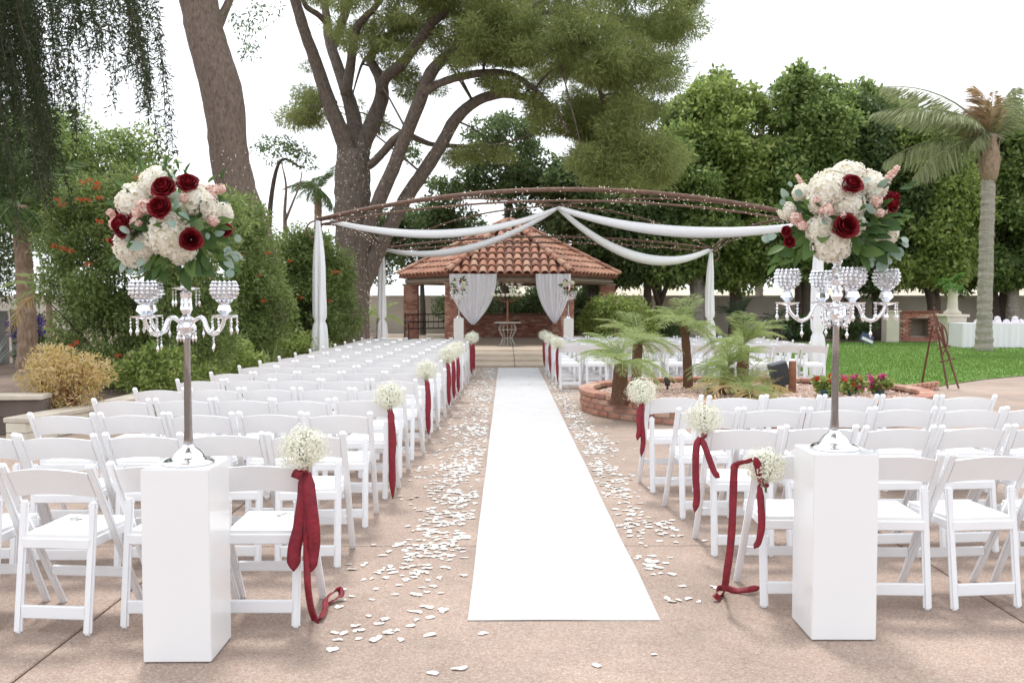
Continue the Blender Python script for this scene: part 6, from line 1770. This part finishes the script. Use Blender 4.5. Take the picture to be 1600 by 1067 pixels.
b = MB(); b.box((-0.58, 0, 0.55), (0.30, 0.8, 1.1)); b.box((0.58, 0, 0.55), (0.30, 0.8, 1.1)); b.box((0, 0, 0.98), (0.86, 0.8, 0.24)); b.box((0, 0.3, 0.43), (0.86, 0.2, 0.86)); b.box((0, 0, 0.1), (0.86, 0.5, 0.2)); tag(b.build("firebox", M['mortar'], t), kind='stuff')
b = MB()
for r_ in range(15):
    z = 0.035 + r_ * 0.074; x = -0.72 + (0.1 if r_ % 2 else 0)
    while x < 0.66:
        if abs(x + .1) > 0.36 or z > 0.87 or z < 0.18: b.box((x + 0.1, -0.42 + random.uniform(-.006, .006), z), (0.2, 0.06, 0.062))
        x += 0.212
tag(b.build("brick", M['brick_i'], t), kind='stuff')
b = MB(); b.box((0, 0, 1.135), (1.6, 1.0, 0.06)); b.build("mantel", M['pan'], t, bevel=0.01)
tq = G(1560, 546)
def skirted_table(label, cx, cy, w, d, h=0.80):
    t = thing("skirted_table", label, "table", (cx, cy, 0))
    b = MB(); b.box((0, 0, h), (w + .02, d + .02, 0.03)); b.build("table_top", M['linen'], t, bevel=0.008)
    b = MB(); n_ = 160; vs = []
    per = 2 * (w + d)
    for k in range(n_):
        s = per * k / n_
        if s < w: x, y, nx_, ny_ = -w / 2 + s, -d / 2, 0, -1
        elif s < w + d: x, y, nx_, ny_ = w / 2, -d / 2 + s - w, 1, 0
        elif s < 2 * w + d: x, y, nx_, ny_ = w / 2 - (s - w - d), d / 2, 0, 1
        else: x, y, nx_, ny_ = -w / 2, d / 2 - (s - 2 * w - d), -1, 0
        f = 0.022 * math.sin(k * 1.9) + 0.012 * math.sin(k * .71)
        for z, g in ((0.01, 1.0), (0.4, .8), (h - .01, .15)): vs.append((x + nx_ * (f * g + .01), y + ny_ * (f * g + .01), z))
    fs = []
    for k in range(n_):
        for j in range(2): fs.append((k * 3 + j, ((k + 1) % n_) * 3 + j, ((k + 1) % n_) * 3 + j + 1, k * 3 + j + 1))
    b.add(vs, fs); b.build("skirt", M['linen'], t, smooth=True)
    return t
TX0 = W(1500, 500, 29.6).x
skirted_table("long white skirted buffet table beside the tall palm", TX0 + 1.9, 29.9, 3.8, 0.9)
CUP = MB(); CUP.lathe([(0.01, 0), (0.07, 0), (0.08, 0.05), (0.055, 0.14), (0.065, 0.17), (0.04, 0.175)], 12)
cup_me = CUP.mesh("vase_body", M['linen'], smooth=True)
for i, (dx, lab) in enumerate(((0.62, "white cup on the skirted table just left of the palm trunk"), (1.05, "white jar on the table just right of the palm trunk"), (1.28, "white tall jar, second right of the palm trunk on the table"), (1.58, "white low dish on the table, third right of the palm"), (1.86, "white jar on the table, fourth right of the palm"), (2.06, "white pot near the picture edge on the skirted table"))):
    t = thing("white_jar", lab, "jar", (TX0 + dx, 29.7, 0.816), 0, "white ware on the buffet table")
    inst("jar_body", cup_me, t, (0, 0, 0), (0, 0, 0), (1.5, 1.5, 1.1 if i in (2, 4) else 0.55))
    inst("lid", ball_mesh("lid", 0.045, M['linen'], 2), t, (0, 0, 0.20 if i in (2, 4) else 0.10), (0, 0, 0), (1.3, 1.3, .5))
q = G(1354, 541)
t = thing("yard_sign", "small tilted dark blue and white sign on the lawn near the wall", "sign", (q.x, q.y, 0.012))
mr_ = Matrix.Rotation(R(24), 3, 'Y')
b = MB(); b.box((0, 0, 0.26), (0.44, 0.02, 0.28), mr_); b.build("board", M['blue'], t, bevel=0.004)
b = MB(); b.box((0.02, -0.013, 0.20), (0.40, 0.006, 0.10), mr_); b.build("white_band", M['paper'], t)
b = MB(); b.tube([(-.14, 0.01, 0), (-.1, 0.01, .2)], 0.01, 5); b.build("stake", M['iron'], t)
b = MB(); b.tube([(.14, 0.01, 0), (.1, 0.01, .2)], 0.01, 5); b.build("stake", M['iron'], t)
p = W(563, 522, 27.0)
t = thing("trash_can", "black square bin standing by the great pine's foot", "bin", (p.x, 27.0, 0.0))
b = MB(); b.box((0, 0, 0.36), (0.46, 0.44, 0.72)); b.build("bin_body", M['blackplastic'], t, bevel=0.02)
b = MB(); b.box((0, 0, 0.75), (0.52, 0.50, 0.06)); b.build("lid", M['blackplastic'], t, bevel=0.015)
